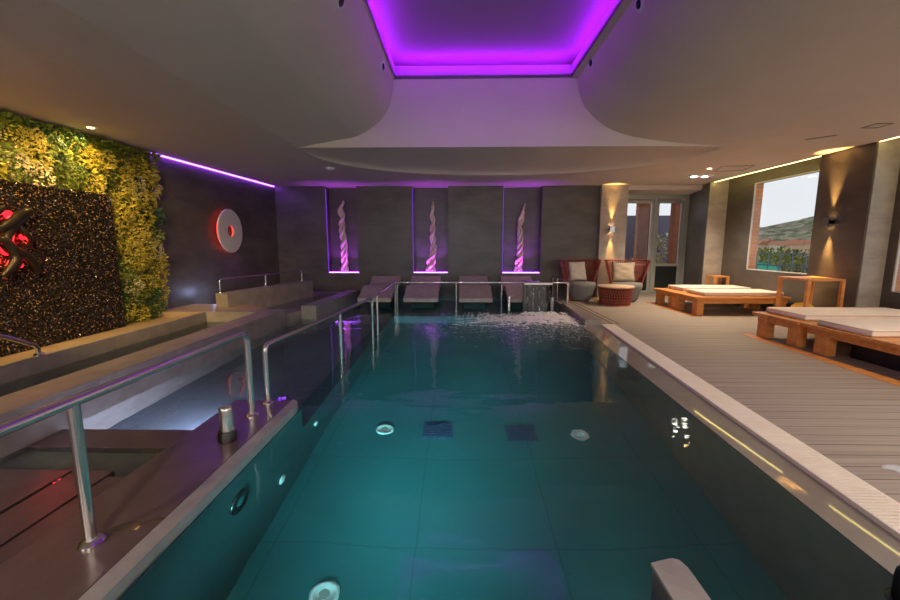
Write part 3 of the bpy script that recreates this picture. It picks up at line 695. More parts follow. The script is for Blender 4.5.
# the nearest rail, on the ledge
rail('thick steel handrail on the brown ledge nearest the camera', [(-1.75, -.5, .755), (-1.725, 1.68, .755), (-1.69, 3.1, .755), (-1.69, 3.1, zd)], [(-1.725, 1.68, .75, zd), (-1.745, .3, .75, zd), (-1.69, 3.1, .09, zd)], .026)
rail('steel handrail that starts at the end of the ledge and runs out over the water', [(-1.68, 3.36, zd), (-1.68, 3.36, .585), (-1.49, 4.95, .60), (-1.40, 6.42, .60), (-1.40, 6.42, -.5)], [(-1.49, 4.95, .595, -.5), (-1.68, 3.36, .09, zd)], .022)
rail('short steel handrail in the water leading to the corner of the back rail', [(-1.39, 6.78, -.5), (-1.39, 6.78, .602), (-1.43, 9.02, .602), (-1.43, 9.02, -.5)], [], .022, flange=False)
rail('long steel handrail across the water in front of the stone loungers', [(-1.40, 9.12, -.5), (-1.40, 9.12, .60), (2.50, 9.12, .60), (2.50, 9.12, .1)], [(-.04, 9.12, .595, -.5), (1.00, 9.12, .595, -.5)], .022, flange=False)
rail('short steel handrail on the kerb in front of the wicker armchair', [(2.54, 9.2, .116), (2.54, 9.2, .61), (2.58, 10.9, .62), (2.58, 10.9, ZD)], [(2.56, 10.3, .61, ZD)], .022)
P1, P2, P3 = bp(-.2, .05, .56), bp(-.2, 1.3, .56), bp(-.2, 2.6, .56)
rail('thin steel handrail on top of the raised bench wall by the dark wall', [P1, P1+Vector((0, 0, .26)), P3+Vector((0, 0, .26)), P3], [(P2.x, P2.y, .81, .561), (P1.x, P1.y, .6, .561), (P3.x, P3.y, .6, .561)], .016, flange=True)
rail('low steel handrail beside the trough pool, in front of the mosaic panel', [(-4.40, 2.6, .96), (-4.40, 3.7, .575), (-4.40, 4.0, .40), (-4.40, 4.0, .30)], [(-4.40, 4.0, .36, .30)], .022)

# water jets
t = thing('water_jet', 'stubby steel water jet with a purple glowing top on the brown ledge', 'water jet', (-1.655, 2.69, zd))
m_ = MB(); m_.lathe([(.062, 0), (.066, .03), (.060, .075), (.05, .08)], (-1.655, 2.69, zd), 28); obj('collar', m_, M['steel_dark'], t, 'auto')
m_ = MB(); m_.lathe([(.047, .07), (.047, .235), (.044, .243), (.036, .240), (.036, .215)], (-1.655, 2.69, zd), 28); obj('body', m_, M['steel'], t, 'auto')
m_ = MB(); m_.lathe([(.012, 0.2), (.036, .214)], (-1.655, 2.69, zd), 20); obj('nozzle_ring', m_, M['steel_dark'], t)
t = thing('water_jet', 'short plain steel post rising from the water beside the waterfall', 'water jet', (1.14, 8.86, -.5))
m_ = MB(); m_.lathe([(.04, 0), (.04, .80), (.036, .815)], (1.14, 8.86, -.5), 20); obj('body', m_, M['steel'], t, 'auto')
m_ = MB(); m_.lathe([(.048, .70), (.048, .73)], (1.14, 8.86, -.5), 20); obj('collar', m_, M['steel'], t, 'auto')
# waterfall
t = thing('waterfall_spout', 'wide steel waterfall spout pouring a sheet of water in front of the loungers', 'waterfall spout', (1.76, 8.95, -.5))
m_ = MB(); m_.prism([(9.06, .60), (8.98, .655), (8.66, .66), (8.60, .645), (8.60, .60), (8.66, .605), (8.95, .60)], 'x', 1.43, 2.03); obj('spout_hood', m_, M['steel'], t)
m_ = MB(); m_.box(1.47, 8.97, -.5, 1.99, 9.06, .62, .01); obj('back_plate', m_, M['steel_dark'], t)
m_ = MB(); m_.box(2.06, 8.86, -.5, 2.14, 9.05, .30, .01); obj('side_post', m_, M['steel'], t)
# falling sheet
cw = bpy.data.materials.new('falling_water'); cw.use_nodes = True; nt = cw.node_tree; nt.nodes.remove(nt.nodes['Principled BSDF'])
tr = nt.nodes.new('ShaderNodeBsdfTransparent'); tr.inputs[0].default_value = (.80, .82, .84, 1); gl = nt.nodes.new('ShaderNodeBsdfGlossy'); gl.inputs['Roughness'].default_value = .08
df = nt.nodes.new('ShaderNodeBsdfTranslucent'); df.inputs[0].default_value = (.85, .88, .92, 1)
tcx = nt.nodes.new('ShaderNodeTexCoord'); mp = nt.nodes.new('ShaderNodeMapping'); mp.inputs['Scale'].default_value = (30, 30, 2.2); nt.links.new(tcx.outputs['Object'], mp.inputs[0])
nz = nt.nodes.new('ShaderNodeTexNoise'); nz.inputs['Scale'].default_value = 1; nz.inputs['Detail'].default_value = 3; nt.links.new(mp.outputs[0], nz.inputs[0])
mr = nt.nodes.new('ShaderNodeMapRange'); mr.inputs[1].default_value = .56; mr.inputs[2].default_value = .72; nt.links.new(nz.outputs[0], mr.inputs[0])
ad = nt.nodes.new('ShaderNodeMixShader'); ad.inputs[0].default_value = .5; nt.links.new(gl.outputs[0], ad.inputs[1]); nt.links.new(df.outputs[0], ad.inputs[2])
mx = nt.nodes.new('ShaderNodeMixShader'); nt.links.new(mr.outputs[0], mx.inputs[0]); nt.links.new(tr.outputs[0], mx.inputs[1]); nt.links.new(ad.outputs[0], mx.inputs[2])
bpn = nt.nodes.new('ShaderNodeBump'); bpn.inputs['Strength'].default_value = .6; bpn.inputs['Distance'].default_value = .02; nt.links.new(nz.outputs[0], bpn.inputs['Height']); nt.links.new(bpn.outputs[0], gl.inputs['Normal'])
nt.links.new(mx.outputs[0], nt.nodes['Material Output'].inputs[0])
m_ = MB(); cols = []; rr3 = random.Random(2)
for i in range(41):
    x = 1.46+.54*i/40; w = .012*math.sin(i*1.3)+.008*rr3.uniform(-1, 1)
    cols.append([m_.b.verts.new((x+(1.73-x)*.06*(j/10), 8.60-.16*math.sqrt(j/10)+w*(j/10), .60-.605*(j/10))) for j in range(11)])
for a, b in zip(cols, cols[1:]):
    for j in range(10): m_.b.faces.new((a[j], b[j], b[j+1], a[j+1]))
for e_ in (1.465, 1.995):
    m_.tube([(e_+(1.73-e_)*.06*j/10, 8.60-.16*math.sqrt(j/10), .60-.605*j/10) for j in range(11)], [.012+.003*math.sin(j*2) for j in range(11)], 6)
tag(obj('falling_water', m_, cw, None, True), 'clear sheet of water falling from the steel spout into the pool', 'falling water', kind='stuff')

# ------------------------------------------------------------------ water surface
m_ = MB()
def wq(x0, y0, x1, y1): m_.quad((x0, y0, 0), (x1, y0, 0), (x1, y1, 0), (x0, y1, 0))
wp = [(-3.129, -.6), (gedge(-.6)+.002, -.6), (gedge(8.6)+.002, 8.6), (2.5, 8.6), (2.5, YB-.001), (-2.6, YB-.001), (-2.61, 10.6), (-2.79, 7.76), (-3.09, 7.74), (-3.129, 7.72)]
V = [m_.b.verts.new((x, y, 0)) for x, y in wp]; m_.b.faces.new(V)
w = obj('pool_water', m_, M['water']); tag(w, 'calm teal pool water with purple and amber reflections', 'water', kind='stuff')
# foam
m_ = MB(); rr4 = random.Random(21)
def blob(x, y, r, h):
    n = 7; a0 = rr4.random()*6
    c = m_.b.verts.new((x, y, h)); ring = [m_.b.verts.new((x+r*1.3*math.cos(a0+2*PI*k/n)*rr4.uniform(.7, 1.2), y+r*math.sin(a0+2*PI*k/n)*rr4.uniform(.7, 1.2), .001)) for k in range(n)]
    for k in range(n): m_.b.faces.new((ring[k], ring[(k+1) % n], c))
for s in range(90):     # wandering streaks
    x = 1.7+rr4.gauss(0, .42); y = rr4.uniform(7.5, 8.4); a = rr4.uniform(-PI*.95, -.05*PI)+(.0); L = rr4.randint(20, 60)
    for i in range(L):
        a += rr4.gauss(0, .35); x += .032*math.cos(a)*1.5; y += .022*math.sin(a)
        if not (-.1 < x < 2.32 and 6.0 < y < 8.6): break
        fade = 1-i/L
        if rr4.random() < .75: blob(x+rr4.gauss(0, .02), y+rr4.gauss(0, .015), rr4.uniform(.012, .036)*(.45+.7*fade), .006+.02*fade*rr4.random())
for i in range(2200):
    x = 1.5+rr4.gauss(0, .75); y = 7.5+rr4.gauss(0, .75)
    if -.3 < x < gedge(y)-.02 and 5.6 < y < 8.6: blob(x, y, rr4.uniform(.003, .010), .004)
for i in range(160):
    blob(1.73+rr4.uniform(-.36, .36), 8.44+rr4.gauss(0, .05), rr4.uniform(.015, .04), rr4.uniform(.015, .05))
tag(obj('foam', m_, M['foam'], None, True), 'white foam and bubbles spreading from the foot of the waterfall', 'foam', kind='stuff')

# pool fittings under water: positions are where the refracted view puts them
def onfloor(px, py, z=-1.15):
    d = ray(px, py).normalized(); k = -H/d.z; p = Vector((0, 0, H))+d*k
    n = Vector((0, 0, 1)); eta = 1/1.33; c = -d.dot(n); r_ = eta*d+(eta*c-math.sqrt(1-eta*eta*(1-c*c)))*n
    return p+r_*(z/r_.z)
for (a, b), lab in zip([(438, 430), (521, 433)], ['square dark drain grille on the pool floor near the middle', 'square dark drain grille on the pool floor towards the deck']):
    p = onfloor(a, b); t = thing('floor_drain', lab, 'pool drain', p, group='pool floor drains')
    m_ = MB(); m_.box(p.x-.16, p.y-.16, p.z+.001, p.x+.16, p.y+.16, p.z+.006); obj('drain_cover', m_, M['drain'], t)
    m_ = MB()
    for k in range(9): m_.box(p.x-.14, p.y-.14+.033*k, p.z+.006, p.x+.14, p.y-.13+.033*k, p.z+.012)
    obj('grille_bars', m_, M['drain2'], t)
for (a, b), lab in zip([(385, 430), (580, 435), (325, 594)], ['round pale pool lamp on the pool floor beside the square drain', 'round pale pool lamp on the floor on the deck side of the drains', 'round pale pool lamp on the floor nearest the camera']):
    p = onfloor(a, b); t = thing('pool_lamp', lab, 'pool lamp', p, group='round pool floor lamps')
    m_ = MB(); m_.lathe([(.095, .001), (.095, .008), (.075, .018), (.07, .012)], p, 28); obj('trim_ring', m_, M['disc'], t, True)
    m_ = MB(); m_.lathe([(.070, .010), (.0, .014)], p, 24); obj('lamp_face', m_, E_['jet'], t)
def onwall(px, py, X=-1.40):
    d = ray(px, py).normalized(); k = -H/d.z; p = Vector((0, 0, H))+d*k
    n = Vector((0, 0, 1)); eta = 1/1.33; c = -d.dot(n); r_ = eta*d+(eta*c-math.sqrt(1-eta*eta*(1-c*c)))*n
    return p+r_*((X-p.x)/r_.x)
QX = Matrix.Rotation(PI/2, 3, 'Y')
for (a, b), lab in zip([(282, 479), (316, 423)], ['small white jet fitting on the submerged wall below the brown ledge', 'small white jet fitting on the submerged wall beyond the ledge end']):
    p = onwall(a, b); p.z = max(-1.05, p.z); t = thing('wall_jet', lab, 'pool jet', p, group='small submerged wall jets')
    m_ = MB(); m_.lathe([(.045, 0), (.045, .008), (.03, .016), (.0, .016)], p, 20, QX); obj('jet_face', m_, M['disc'], t, True)
p = onwall(239, 501); t = thing('underwater_porthole', 'dark round porthole lamp on the submerged wall under the ledge', 'pool lamp', p)
m_ = MB(); m_.lathe([(.11, 0), (.11, .015), (.085, .02), (.08, .012)], p, 28, QX); obj('trim_ring', m_, M['steel_dark'], t, True)
m_ = MB(); m_.lathe([(.08, .01), (.0, .014)], p, 24, QX); obj('lens', m_, M['pool_tile'], t)

# stone post end and black knob at the lower edge
t = thing('pool_post', 'grey stone coping end rising from the water at the bottom edge of the picture', 'post', (.90, 1.2, 0))
m_ = MB(); m_.prism([(.838, .3), (.838, 1.555), (.93, 1.578), (.955, 1.57), (.968, 1.53), (.968, .3)], 'z', -.6, .088); obj('post_body', m_, M['ledge'], t)
m_ = MB(); m_.prism([(.830, .29), (.830, 1.56), (.932, 1.588), (.960, 1.578), (.974, 1.535), (.974, .29)], 'z', .088, .103); obj('cap_slab', m_, M['coping'], t)
t = thing('rubber_knob', 'black rounded rubber knob on the gutter at the lower corner of the picture', 'knob', (1.93, 1.50, -.03))
m_ = MB(); m_.lathe([(.055, 0), (.055, .12), (.052, .15), (.04, .17), (.02, .18), (.0, .182)], (1.865, 1.50, -.035), 24); obj('knob_cap', m_, M['black'], t, True)
m_ = MB(); m_.lathe([(.075, 0), (.075, .012), (.06, .02)], (1.865, 1.50, -.035), 24); obj('base_ring', m_, M['black'], t, True)

# puddle on the deck
m_ = MB(); pc = (2.86, 2.43); n = 26
ring = [m_.b.verts.new((pc[0]+.13*math.cos(2*PI*k/n)*(1+.35*math.sin(3*2*PI*k/n+1)), pc[1]+.05*math.sin(2*PI*k/n)*(1+.3*math.sin(4*2*PI*k/n)), ZD+.002)) for k in range(n)]
m_.b.faces.new(ring)
tag(obj('puddle', m_, mat('wet_film_highlight', (.45, .45, .46), .08)), 'small shiny puddle on the deck beside the grating', 'puddle', kind='stuff')  # the pale colour paints the highlight on the puddle

m_ = MB(); pc = (-1.62, 1.80); n = 26
ring = [m_.b.verts.new((pc[0]+.10*math.cos(2*PI*k/n)*(1+.35*math.sin(3*2*PI*k/n+1)), pc[1]+.035*math.sin(2*PI*k/n)*(1+.5*math.sin(4*2*PI*k/n))+.05*math.cos(2*PI*k/n), .0565)) for k in range(n)]
m_.b.faces.new(ring)
tag(obj('puddle', m_, mat('wet_stone_film', (.10, .065, .05), .04)), 'small wet patch on the brown ledge beside the nearest rail post', 'puddle', kind='stuff')
# ------------------------------------------------------------------ sunbeds
def sunbed(y0, y1, label, legs, x0=4.86, x1=6.72):
    zt_ = .405; t = thing('sunbed', label, 'sunbed', ((x0+x1)/2, (y0+y1)/2, ZD), group='wooden platform sunbeds')
    m_ = MB(); m_.box(x0-.05, y0, zt_-.045, x1, y1, zt_, .006); obj('platform', m_, M['wood'], t)
    for nm, a in (('apron', (x0+.03, y0+.03, x0+.07, y1-.03)), ('apron', (x0+.07, y0+.03, x1-.04, y0+.07)), ('apron', (x0+.07, y1-.07, x1-.04, y1-.03))):
        m_ = MB(); m_.box(a[0], a[1], zt_-.135, a[2], a[3], zt_-.045); obj(nm, m_, M['wood'], t)
    for (lx, ly) in legs:
        m_ = MB(); m_.box(lx, ly, ZD, lx+.13, ly+.18, zt_-.045, .005); obj('leg', m_, M['wood'], t)
    return t
def bedlegs(y0, y1, x0=4.86, x1=6.72): return [(x0+.01, y0+.02), (x0+.01, y1-.22), (x1-.2, y0+.02), (x1-.2, y1-.22)]
def mattress(y0, y1, x0, label, x1=6.66):
    z = .407; t = thing('mattress', label, 'mattress', ((x0+x1)/2, (y0+y1)/2, z), group='cream sunbed mattresses')
    m_ = MB(); m_.box(x0, y0, z, x1, y1, z+.085, .018, seg=3); obj('mattress_pad', m_, M['mattress'], t, 'auto')
    m_ = MB()
    for zz in (z+.016, z+.070): m_.tube(rounded([(x0-.001, y0+.02, zz), (x0-.001, y0-.001, zz), (x1, y0-.001, zz)], .015), .005, 6); m_.tube([(x0-.001, y0+.02, zz), (x0-.001, y1-.02, zz)], .005, 6)
    obj('piping', m_, M['mattress_side'], t, True)
sunbed(9.08, 9.90, 'orange wooden sunbed farther from the camera in the pair under the hill-view window', bedlegs(9.08, 9.90))
sunbed(8.12, 9.04, 'orange wooden sunbed nearer the camera in the pair under the hill-view window', bedlegs(8.12, 9.04))
mattress(9.16, 9.82, 5.12, 'cream mattress on the farthest sunbed, beside the small low side table')
mattress(8.24, 8.92, 5.06, 'cream mattress on the nearer sunbed of the pair under the hill-view window')
sunbed(5.50, 6.36, 'orange wooden sunbed next to the tall side table by the dark pier', bedlegs(5.52, 6.34, 4.72, 6.70), 4.72, 6.70)
WIDE = sunbed(3.10, 5.46, 'wide orange wooden sunbed running out of the picture at its right edge', [(4.73, 5.10), (4.73, 3.15), (6.5, 5.10), (6.5, 3.15)], 4.72, 6.70)
mattress(5.56, 6.28, 4.82, 'cream mattress beside the tall side table by the dark pier', 6.64)
mattress(4.54, 5.26, 4.71, 'cream mattress on the wide sunbed, second from the tall side table', 6.64)
mattress(3.3, 4.14, 4.69, 'cream mattress cut off by the right edge of the picture', 6.64)
m_ = MB(); m_.prism([(4.42, 2.6), (4.56, 6.4), (4.70, 6.4), (4.62, 2.6)], 'z', ZD-.01, ZD+.003); struct('deck_glow_strip', m_, M['wood'])  # orange strip paints the warm glow on the deck along these beds
m_ = MB(); m_.prism([(4.70, 8.0), (4.70, 10.0), (4.84, 10.0), (4.84, 8.0)], 'z', ZD-.01, ZD+.003); struct('deck_glow_strip', m_, M['wood'])  # same painted glow along the far pair of beds
m_ = MB(); m_.box(5.0, 3.15, ZD, 6.6, 5.05, .27); o = obj('dark_under_block', m_, M['black'], WIDE)  # black block stands in for the shade under the wide bed
def side_table(x0, y0, x1, y1, z, label):
    t = thing('side_table', label, 'side table', ((x0+x1)/2, (y0+y1)/2, ZD), group='slim wooden side tables'); w_ = .05
    m_ = MB(); m_.box(x0, y0, z-.035, x1, y1, z, .004); obj('table_top', m_, M['wood'], t)
    for (a, b) in ((x0, y0), (x1-w_, y0), (x0, y1-w_), (x1-w_, y1-w_)):
        m_ = MB(); m_.box(a, b, ZD, a+w_, b+w_, z-.035); obj('leg', m_, M['wood'], t)
    for q0, q1 in ((y0+.01, y0+.04), (y1-.04, y1-.01)): m_ = MB(); m_.box(x0+w_, q0, ZD+.08, x1-w_, q1, ZD+.12); obj('stretcher', m_, M['wood'], t)
side_table(6.34, 9.98, 6.70, 10.32, .69, 'low slim wooden side table behind the farthest sunbed by the corner')
side_table(5.70, 6.60, 6.30, 7.22, .90, 'tall slim wooden side table under the wall lamp on the dark pier')
t = thing('pouf', 'round yellow pouf on the floor under the tall side table', 'pouf', (5.93, 6.92, ZD))
m_ = MB(); m_.lathe([(.0, 0), (.12, .004), (.165, .06), (.18, .17), (.175, .29), (.15, .38), (.10, .425), (.0, .445)], (5.93, 6.92, ZD), 28); obj('pouf_body', m_, M['yellow'], t, True)
m_ = MB(); m_.tube([(5.93+.181*math.cos(2*PI*k/32), 6.92+.181*math.sin(2*PI*k/32), ZD+.19) for k in range(33)], .006, 6); obj('piping', m_, M['yellow'], t, True)

# ------------------------------------------------------------------ wicker chairs and table
def wicker_shell(m_, c, a0, a1, r_bot, r_top, z0, z1, ns, nr, dip=0., ey=.86):
    def pt(a, t):
        zz = z0+(z1-dip*abs(math.sin((a)))*0-z0)*t
        rr_ = r_bot+(r_top-r_bot)*t
        return Vector((c[0]+rr_*math.cos(a), c[1]+rr_*ey*math.sin(a), zz))
    for i in range(ns+1):                       # leaning strands, both ways
        for s in (-1, 1):
            pts = []
            for k in range(9):
                t = k/8; a = a0+(a1-a0)*i/ns+s*.16*t
                a = min(max(a, min(a0, a1)), max(a0, a1)); pts.append(pt(a, t))
            m_.tube(pts, .0085, 4, False)
    for j in range(nr+1):
        t = j/nr; m_.tube([pt(a0+(a1-a0)*k/40, t) for k in range(41)], .008 if 0 < j < nr else .018, 5)
    for a in (a0, a1): m_.tube([pt(a, k/6) for k in range(7)], .018, 6)
    return pt
def armchair(x, y, face, label):
    """face = direction angle the sitter looks, built in local axes looking along -Y"""
    t = thing('wicker_armchair', label, 'armchair', (x, y, ZD), face, 'wicker armchairs on the deck')
    m_ = MB(); sp = math.radians(112)
    pt = wicker_shell(m_, (0, .02), PI/2-sp, PI/2+sp, .27, .535, .05, 1.03, 36, 7); obj('wicker_back', m_, M['wicker'], t, keep=True)
    m_ = MB(); m_.lathe([(.0, .02), (.22, .02), (.27, .06), (.30, .20), (.36, .36), (.375, .43), (.35, .475), (.25, .49), (.0, .495)], (0, -.10, 0), 32)
    bmesh.ops.scale(m_.b, vec=(1., .92, 1), verts=m_.b.verts); obj('seat', m_, M['seat_fabric'], t, True, keep=True)
    m_ = MB(); m_.lathe([(.24, 0), (.24, .05)], (0, 0, 0), 24); obj('base', m_, M['wicker'], t, keep=True)
    return t
armchair(3.14, 10.38, math.radians(14), 'red-brown wicker armchair against the dark wall with a pale pillow')
armchair(4.28, 10.24, math.radians(-12), 'red-brown wicker armchair in front of the pale column with a taupe pillow')
def pillow(loc, w, h, d, rot, m, label):
    b = MB(); n = 14; vs = [[None]*(n+1) for _ in range(n+1)]; ws = [[None]*(n+1) for _ in range(n+1)]
    for i in range(n+1):
        for j in range(n+1):
            u, v = 2*i/n-1, 2*j/n-1; k = (1-u**4)**.5*(1-v**4)**.5
            e = 1-.07*(1-abs(u))*abs(v)**3-.07*(1-abs(v))*abs(u)**3
            wr = .008*math.sin(u*5+v*9)*k
            vs[i][j] = b.b.verts.new((u*w/2*e, -d/2*k+wr, v*h/2*e)); ws[i][j] = b.b.verts.new((u*w/2*e, d/2*k, v*h/2*e))
    for i in range(n):
        for j in range(n):
            b.b.faces.new((vs[i][j], vs[i+1][j], vs[i+1][j+1], vs[i][j+1])); b.b.faces.new((ws[i][j], ws[i][j+1], ws[i+1][j+1], ws[i+1][j]))
    bmesh.ops.remove_doubles(b.b, verts=b.b.verts, dist=.0005)
    o = obj('pillow', b, m, None, True); o.location = loc; o.rotation_euler = rot
    return tag(o, label, 'pillow', 'pillows on the wicker armchairs')
pillow((3.10, 10.46, .775), .50, .52, .15, (math.radians(-17), 0, math.radians(14)), M['pillow'], 'plain pale grey pillow on the armchair against the dark wall')
pillow((4.22, 10.30, .765), .56, .52, .15, (math.radians(-17), 0, math.radians(-10)), M['pillow_gold'], 'creased taupe pillow on the armchair in front of the pale column')
t = thing('wicker_table', 'round red-brown wicker drum table between the armchairs', 'coffee table', (3.78, 9.62, ZD))
m_ = MB(); wicker_shell(m_, (3.78, 9.62), 0, 2*PI, .34, .385, ZD+.01, ZD+.42, 40, 6, ey=1.); obj('wicker_drum', m_, M['wicker'], t)
m_ = MB(); m_.lathe([(.315, .02), (.35, .42)], (3.78, 9.62, ZD), 36); obj('woven_lining', m_, mat('drum_lining', (.03, .008, .006), .8), t)
m_ = MB(); m_.lathe([(.40, .42), (.415, .43), (.415, .45), (.40, .46)], (3.78, 9.62, ZD), 40); obj('table_top', m_, M['table_top'], t, 'auto')

# ------------------------------------------------------------------ glass door in the alcove
DY = 12.0
m_ = MB(); m_.box(4.46, DY, 2.77, 6.70, DY+.1, 2.9); m_.box(4.46, DY, ZD, 4.62, DY+.1, 2.77); m_.box(6.56, DY-.02, ZD, 6.70, DY+.1, 2.77); m_.box(5.70, DY-.03, ZD, 5.78, DY+.08, 2.77)
fr = struct('door_1', m_, M['frame'])
def leafdoor(x0, x1, name, rz=0, hinge=None):
    m_ = MB(); t_ = .075
    m_.box(x0, DY-.0, ZD+.01, x0+t_, DY+.05, 2.73); m_.box(x1-t_, DY, ZD+.01, x1, DY+.05, 2.73)
    m_.box(x0+t_, DY, 2.65, x1-t_, DY+.05, 2.73); m_.box(x0+t_, DY, .83, x1-t_, DY+.05, .90); m_.box(x0+t_, DY, ZD+.01, x1-t_, DY+.05, .10)
    o = obj('door_leaf', m_, M['frame'], fr)
    g = MB(); g.quad((x0+t_, DY+.025, .90), (x1-t_, DY+.025, .90), (x1-t_, DY+.025, 2.65), (x0+t_, DY+.025, 2.65)); obj('pane', g, M['glass'], o)
    g = MB(); g.box(x0+t_, DY+.015, .10, x1-t_, DY+.035, .83); obj('lower_panel', g, M['dark_panel'], o)
    return o
leafdoor(4.62, 5.70, 'a'); leafdoor(5.78, 6.56, 'b')
m_ = MB(); m_.tube(rounded([(5.815, DY, 1.0), (5.815, DY-.06, 1.0), (5.815, DY-.06, 1.3), (5.815, DY, 1.3)], .03), .011, 8); obj('door_handle', m_, M['steel'], fr, True)
m_ = MB(); m_.box(4.4, DY, 2.9, 7.2, DY+.2, 3.2); struct('wall_alcove', m_, M['slate'])

# ------------------------------------------------------------------ outside
m_ = MB(); m_.box(2.5, 12.1, -.3, 9.3, 30, ZD-.02); m_.box(7.2, Y0, -.3, 9.3, 12.1, ZD-.02); struct('ground_terrace', m_, M['terrace'])
m_ = MB(); m_.box(6.95, 13.2, ZD-.02, 7.9, 13.5, 3.3); tag(obj('russet_slab', m_, M['red_brick']), 'russet wall slab outside, right-hand side of the glass door', 'pillar')
m_ = MB(); m_.box(5.70, 13.0, ZD-.02, 6.13, 13.2, 3.3); tag(obj('russet_slab', m_, M['red_brick']), 'russet slab outside imitating the reflection in the door leaf by the pale column', 'pillar')  # added slab imitates the brown reflection in this door leaf
m_ = MB(); m_.box(4.3, 15.5, 0, 10, 15.7, 2.55); struct('wall_terrace', m_, M['wall_blue'])
m_ = MB(); m_.box(4.5, 12.9, 2.95, 7.2, 14.2, 3.1); struct('ceiling_terrace', m_, M['red_brick'])
def shrub(x, y, h, label, ks, n=110, seed=1):
    global rr
    r0_ = random.Random(seed); t = thing('shrub', label, 'shrub', (x, y, ZD-.02))
    m_ = MB()
    for k in range(6): m_.tube([(x, y, ZD-.02), (x+r0_.gauss(0, .1), y+r0_.gauss(0, .1), h*.5), (x+r0_.gauss(0, .25), y+r0_.gauss(0, .25), h*.9)], [.015, .01, .005], 5)
    obj('stems', m_, M['bark'], t)
    m_ = MB()
    for k in range(n):
        p = Vector((x+r0_.gauss(0, .24), y+r0_.gauss(0, .2), h*(.25+.75*r0_.random())))
        leaf(m_, p, Vector((r0_.gauss(0, 1), r0_.gauss(0, 1), r0_.gauss(.5, .6))), Vector((0, .3, 1)), .26, .08)
    obj('leaves', m_, M[ks], t)
shrub(7.0, 14.6, 1.75, 'yellow-green leafy shrub outside behind the glass door', 'pale_leaf', 420, 5)
# window reveal wall, terrace railing and view
t = thing('terrace_railing', 'blue-grey metal grid railing outside the hill-view window', 'railing', (9.0, 8, ZD-.02))
m_ = MB()
for z in (.50, .86, 1.20): m_.box(8.985, 3., z, 9.015, 16, z+.03)
obj('rails', m_, M['rail_paint'], t)
y = 3.0
while y < 16: m_ = MB(); m_.box(8.988, y, ZD-.02, 9.012, y+.03, 1.2); obj('baluster', m_, M['rail_paint'], t); y += .42
def aty(px, py, Y):
    d = ray(px, py); k = Y/d.y; return Vector((d.x*k, Y, H+d.z*k))
# green net
p = aty(772, 262, 20); m_ = MB(); n_ = 10
g = [[m_.b.verts.new((p.x-1.5+.24*i, p.y+.15*math.sin(i*1.1)+.1*j, p.z-1.9+.22*j+.10*math.sin(i*.9+j))) for i in range(11)] for j in range(9)]
for j in range(8):
    for i in range(10): m_.b.faces.new((g[j][i], g[j][i+1], g[j+1][i+1], g[j+1][i]))
bmesh.ops.solidify(m_.b, geom=m_.b.faces[:], thickness=.05)
tag(obj('shade_net', m_, M['net'], None, True), 'bright green netting outside beyond the railing', 'netting')
# hillside
m_ = MB(); rows = []; rr5 = random.Random(3)
NX, NY = 60, 26
for j in range(NY+1):
    t = j/NY; dist = 26+t*190; row = []
    for i in range(NX+1):
        ang = math.radians(62-64*i/NX+0)            # compass from +X
        x = dist*math.sin(math.radians(90)-ang)*0+dist*math.cos(ang); y = dist*math.sin(ang)
        f = y/x
        crest = 1.45+dist*(.03+.035*math.exp(-((f-1.02)/.25)**2)+.004*math.sin(9*f)) if t > .38 else 0
        zz = -7.5+3*t
        if t > .38: zz = zz+(crest-zz)*min(1, (t-.38)/.5)**1.3
        zz += rr5.gauss(0, .25+.5*t)*.4
        row.append(m_.b.verts.new((x, y, zz)))
    rows.append(row)
for j in range(NY):
    for i in range(NX): m_.b.faces.new((rows[j][i], rows[j][i+1], rows[j+1][i+1], rows[j+1][i]))
struct('terrain_hill', m_, M['grass'], True)
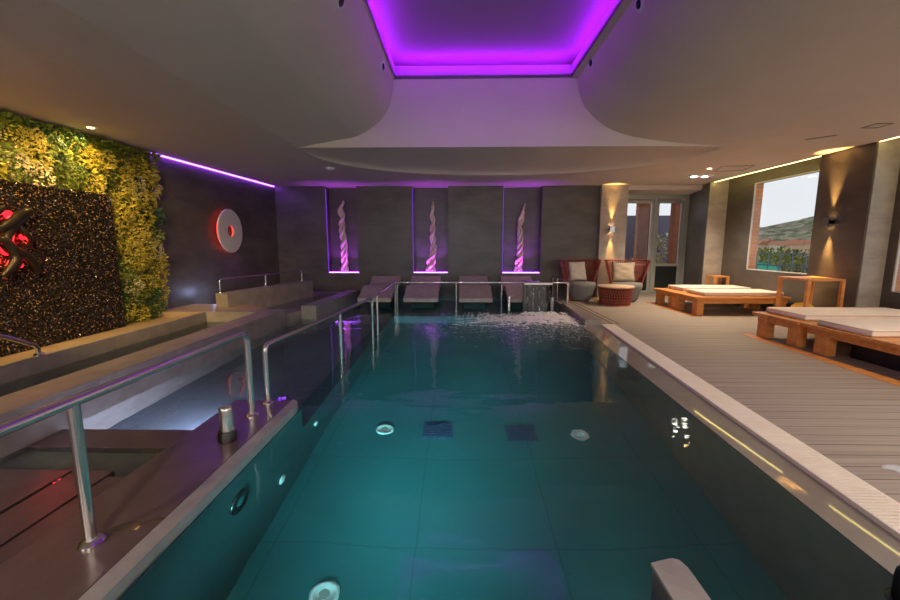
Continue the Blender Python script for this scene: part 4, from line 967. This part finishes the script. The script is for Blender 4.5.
# houses
rr6 = random.Random(9)
for i in range(34):
    D = 78+i*3.4; px = 757+((i*13)%34)*1.55; p = aty(px, 251-i*.30, D)
    w_, h_ = rr6.uniform(2.2, 3.2), rr6.uniform(1.6, 2.4); mm = M[rr6.choice(['town_a', 'town_b'])]
    t = thing('house', ['small flat ochre and cream houses on the hillside beyond the railing'][0], 'house', (p.x, p.y, p.z-4), rr6.uniform(0, 1), 'distant hillside houses')
    m_ = MB(); m_.box(-w_/2, -w_/3, 0, w_/2, w_/3, 4+h_*.6); obj('walls', m_, mm, t, keep=True)
    m_ = MB(); m_.prism([(-w_/2-.2, 4+h_*.6), (0, 4+h_), (w_/2+.2, 4+h_*.6)], 'y', -w_/3-.2, w_/3+.2); obj('roof', m_, M['roof'], t, keep=True)
for i in range(14):
    D = 24+i*4.2; px = 766+((i*5)%14)*3.1; p = aty(px, rr6.uniform(263, 268), D)
    t = thing('tree', 'bushy green trees below the terrace beyond the railing', 'tree', (p.x, p.y, p.z-3), 0, 'trees below the terrace')
    m_ = MB(); m_.tube([(p.x, p.y, p.z-3), (p.x, p.y, p.z)], .12, 6); obj('trunk', m_, M['bark'], t)
    m_ = MB()
    for k in range(330):
        v = Vector((rr6.gauss(0, 1), rr6.gauss(0, 1), rr6.gauss(0, 1))).normalized()*rr6.uniform(.7, 1.25)
        leaf(m_, p+Vector((v.x, v.y, v.z*.9)), v+Vector((0, 0, .3)), Vector((0, .3, 1)), .26, .16)
    obj('crown', m_, M[rr6.choice(['leaf_a', 'leaf_b', 'leaf_d'])], t)

# ------------------------------------------------------------------ lamps under water and daylight
for x, pw in ((-.60, 500), (.0, 540)):  # unseen spots added to give the deep water its teal light
    lamp('pool_light', 'SPOT', (x, -.55, -.30), (.22, .92, 1.0), pw, rot=(math.radians(89), 0, math.radians(2)), spot_size=math.radians(40), spot_blend=1., shadow_soft_size=.1)
lamp('pool_light', 'AREA', (-2.04, 3.25, -.16), (.66, .68, 1), 11, rot=(0, math.radians(60), 0), shape='DISK', size=.12)
lamp('bench_light', 'POINT', (-4.85, 7.95, .5), (.45, .55, 1), 2, shadow_soft_size=.05)

W = bpy.data.worlds.new('overcast_sky'); S.world = W; W.use_nodes = True; nt = W.node_tree
bg = nt.nodes['Background']; tcw = nt.nodes.new('ShaderNodeTexCoord'); sp_ = nt.nodes.new('ShaderNodeSeparateXYZ'); nt.links.new(tcw.outputs['Generated'], sp_.inputs[0])
mr = nt.nodes.new('ShaderNodeMapRange'); mr.inputs[1].default_value = -.1; mr.inputs[2].default_value = .6; nt.links.new(sp_.outputs[2], mr.inputs[0])
mxw = _mix(nt, (.93, .93, .95), (.80, .84, .95), mr.outputs[0]); nt.links.new(mxw.outputs[2], bg.inputs[0]); bg.inputs[1].default_value = .42
for (a, b, z0, z1) in WINS:
    l = lamp('window_daylight', 'AREA', (WX+.32, (a+b)/2, (z0+z1)/2), (1, 1, 1), 1, rot=(0, PI/2, 0), shape='RECTANGLE', size=z1-z0, size_y=b-a); l.data.cycles.is_portal = True

# ------------------------------------------------------------------ view
S.view_settings.view_transform = 'Standard'; S.view_settings.look = 'None'; S.view_settings.gamma = 1; S.view_settings.exposure = 1.3
S.view_settings.use_curve_mapping = False
S.cycles.max_bounces = 10; S.cycles.diffuse_bounces = 5; S.cycles.glossy_bounces = 5; S.cycles.transmission_bounces = 8; S.cycles.transparent_max_bounces = 12
S.cycles.sample_clamp_indirect = 6; S.cycles.use_denoising = True
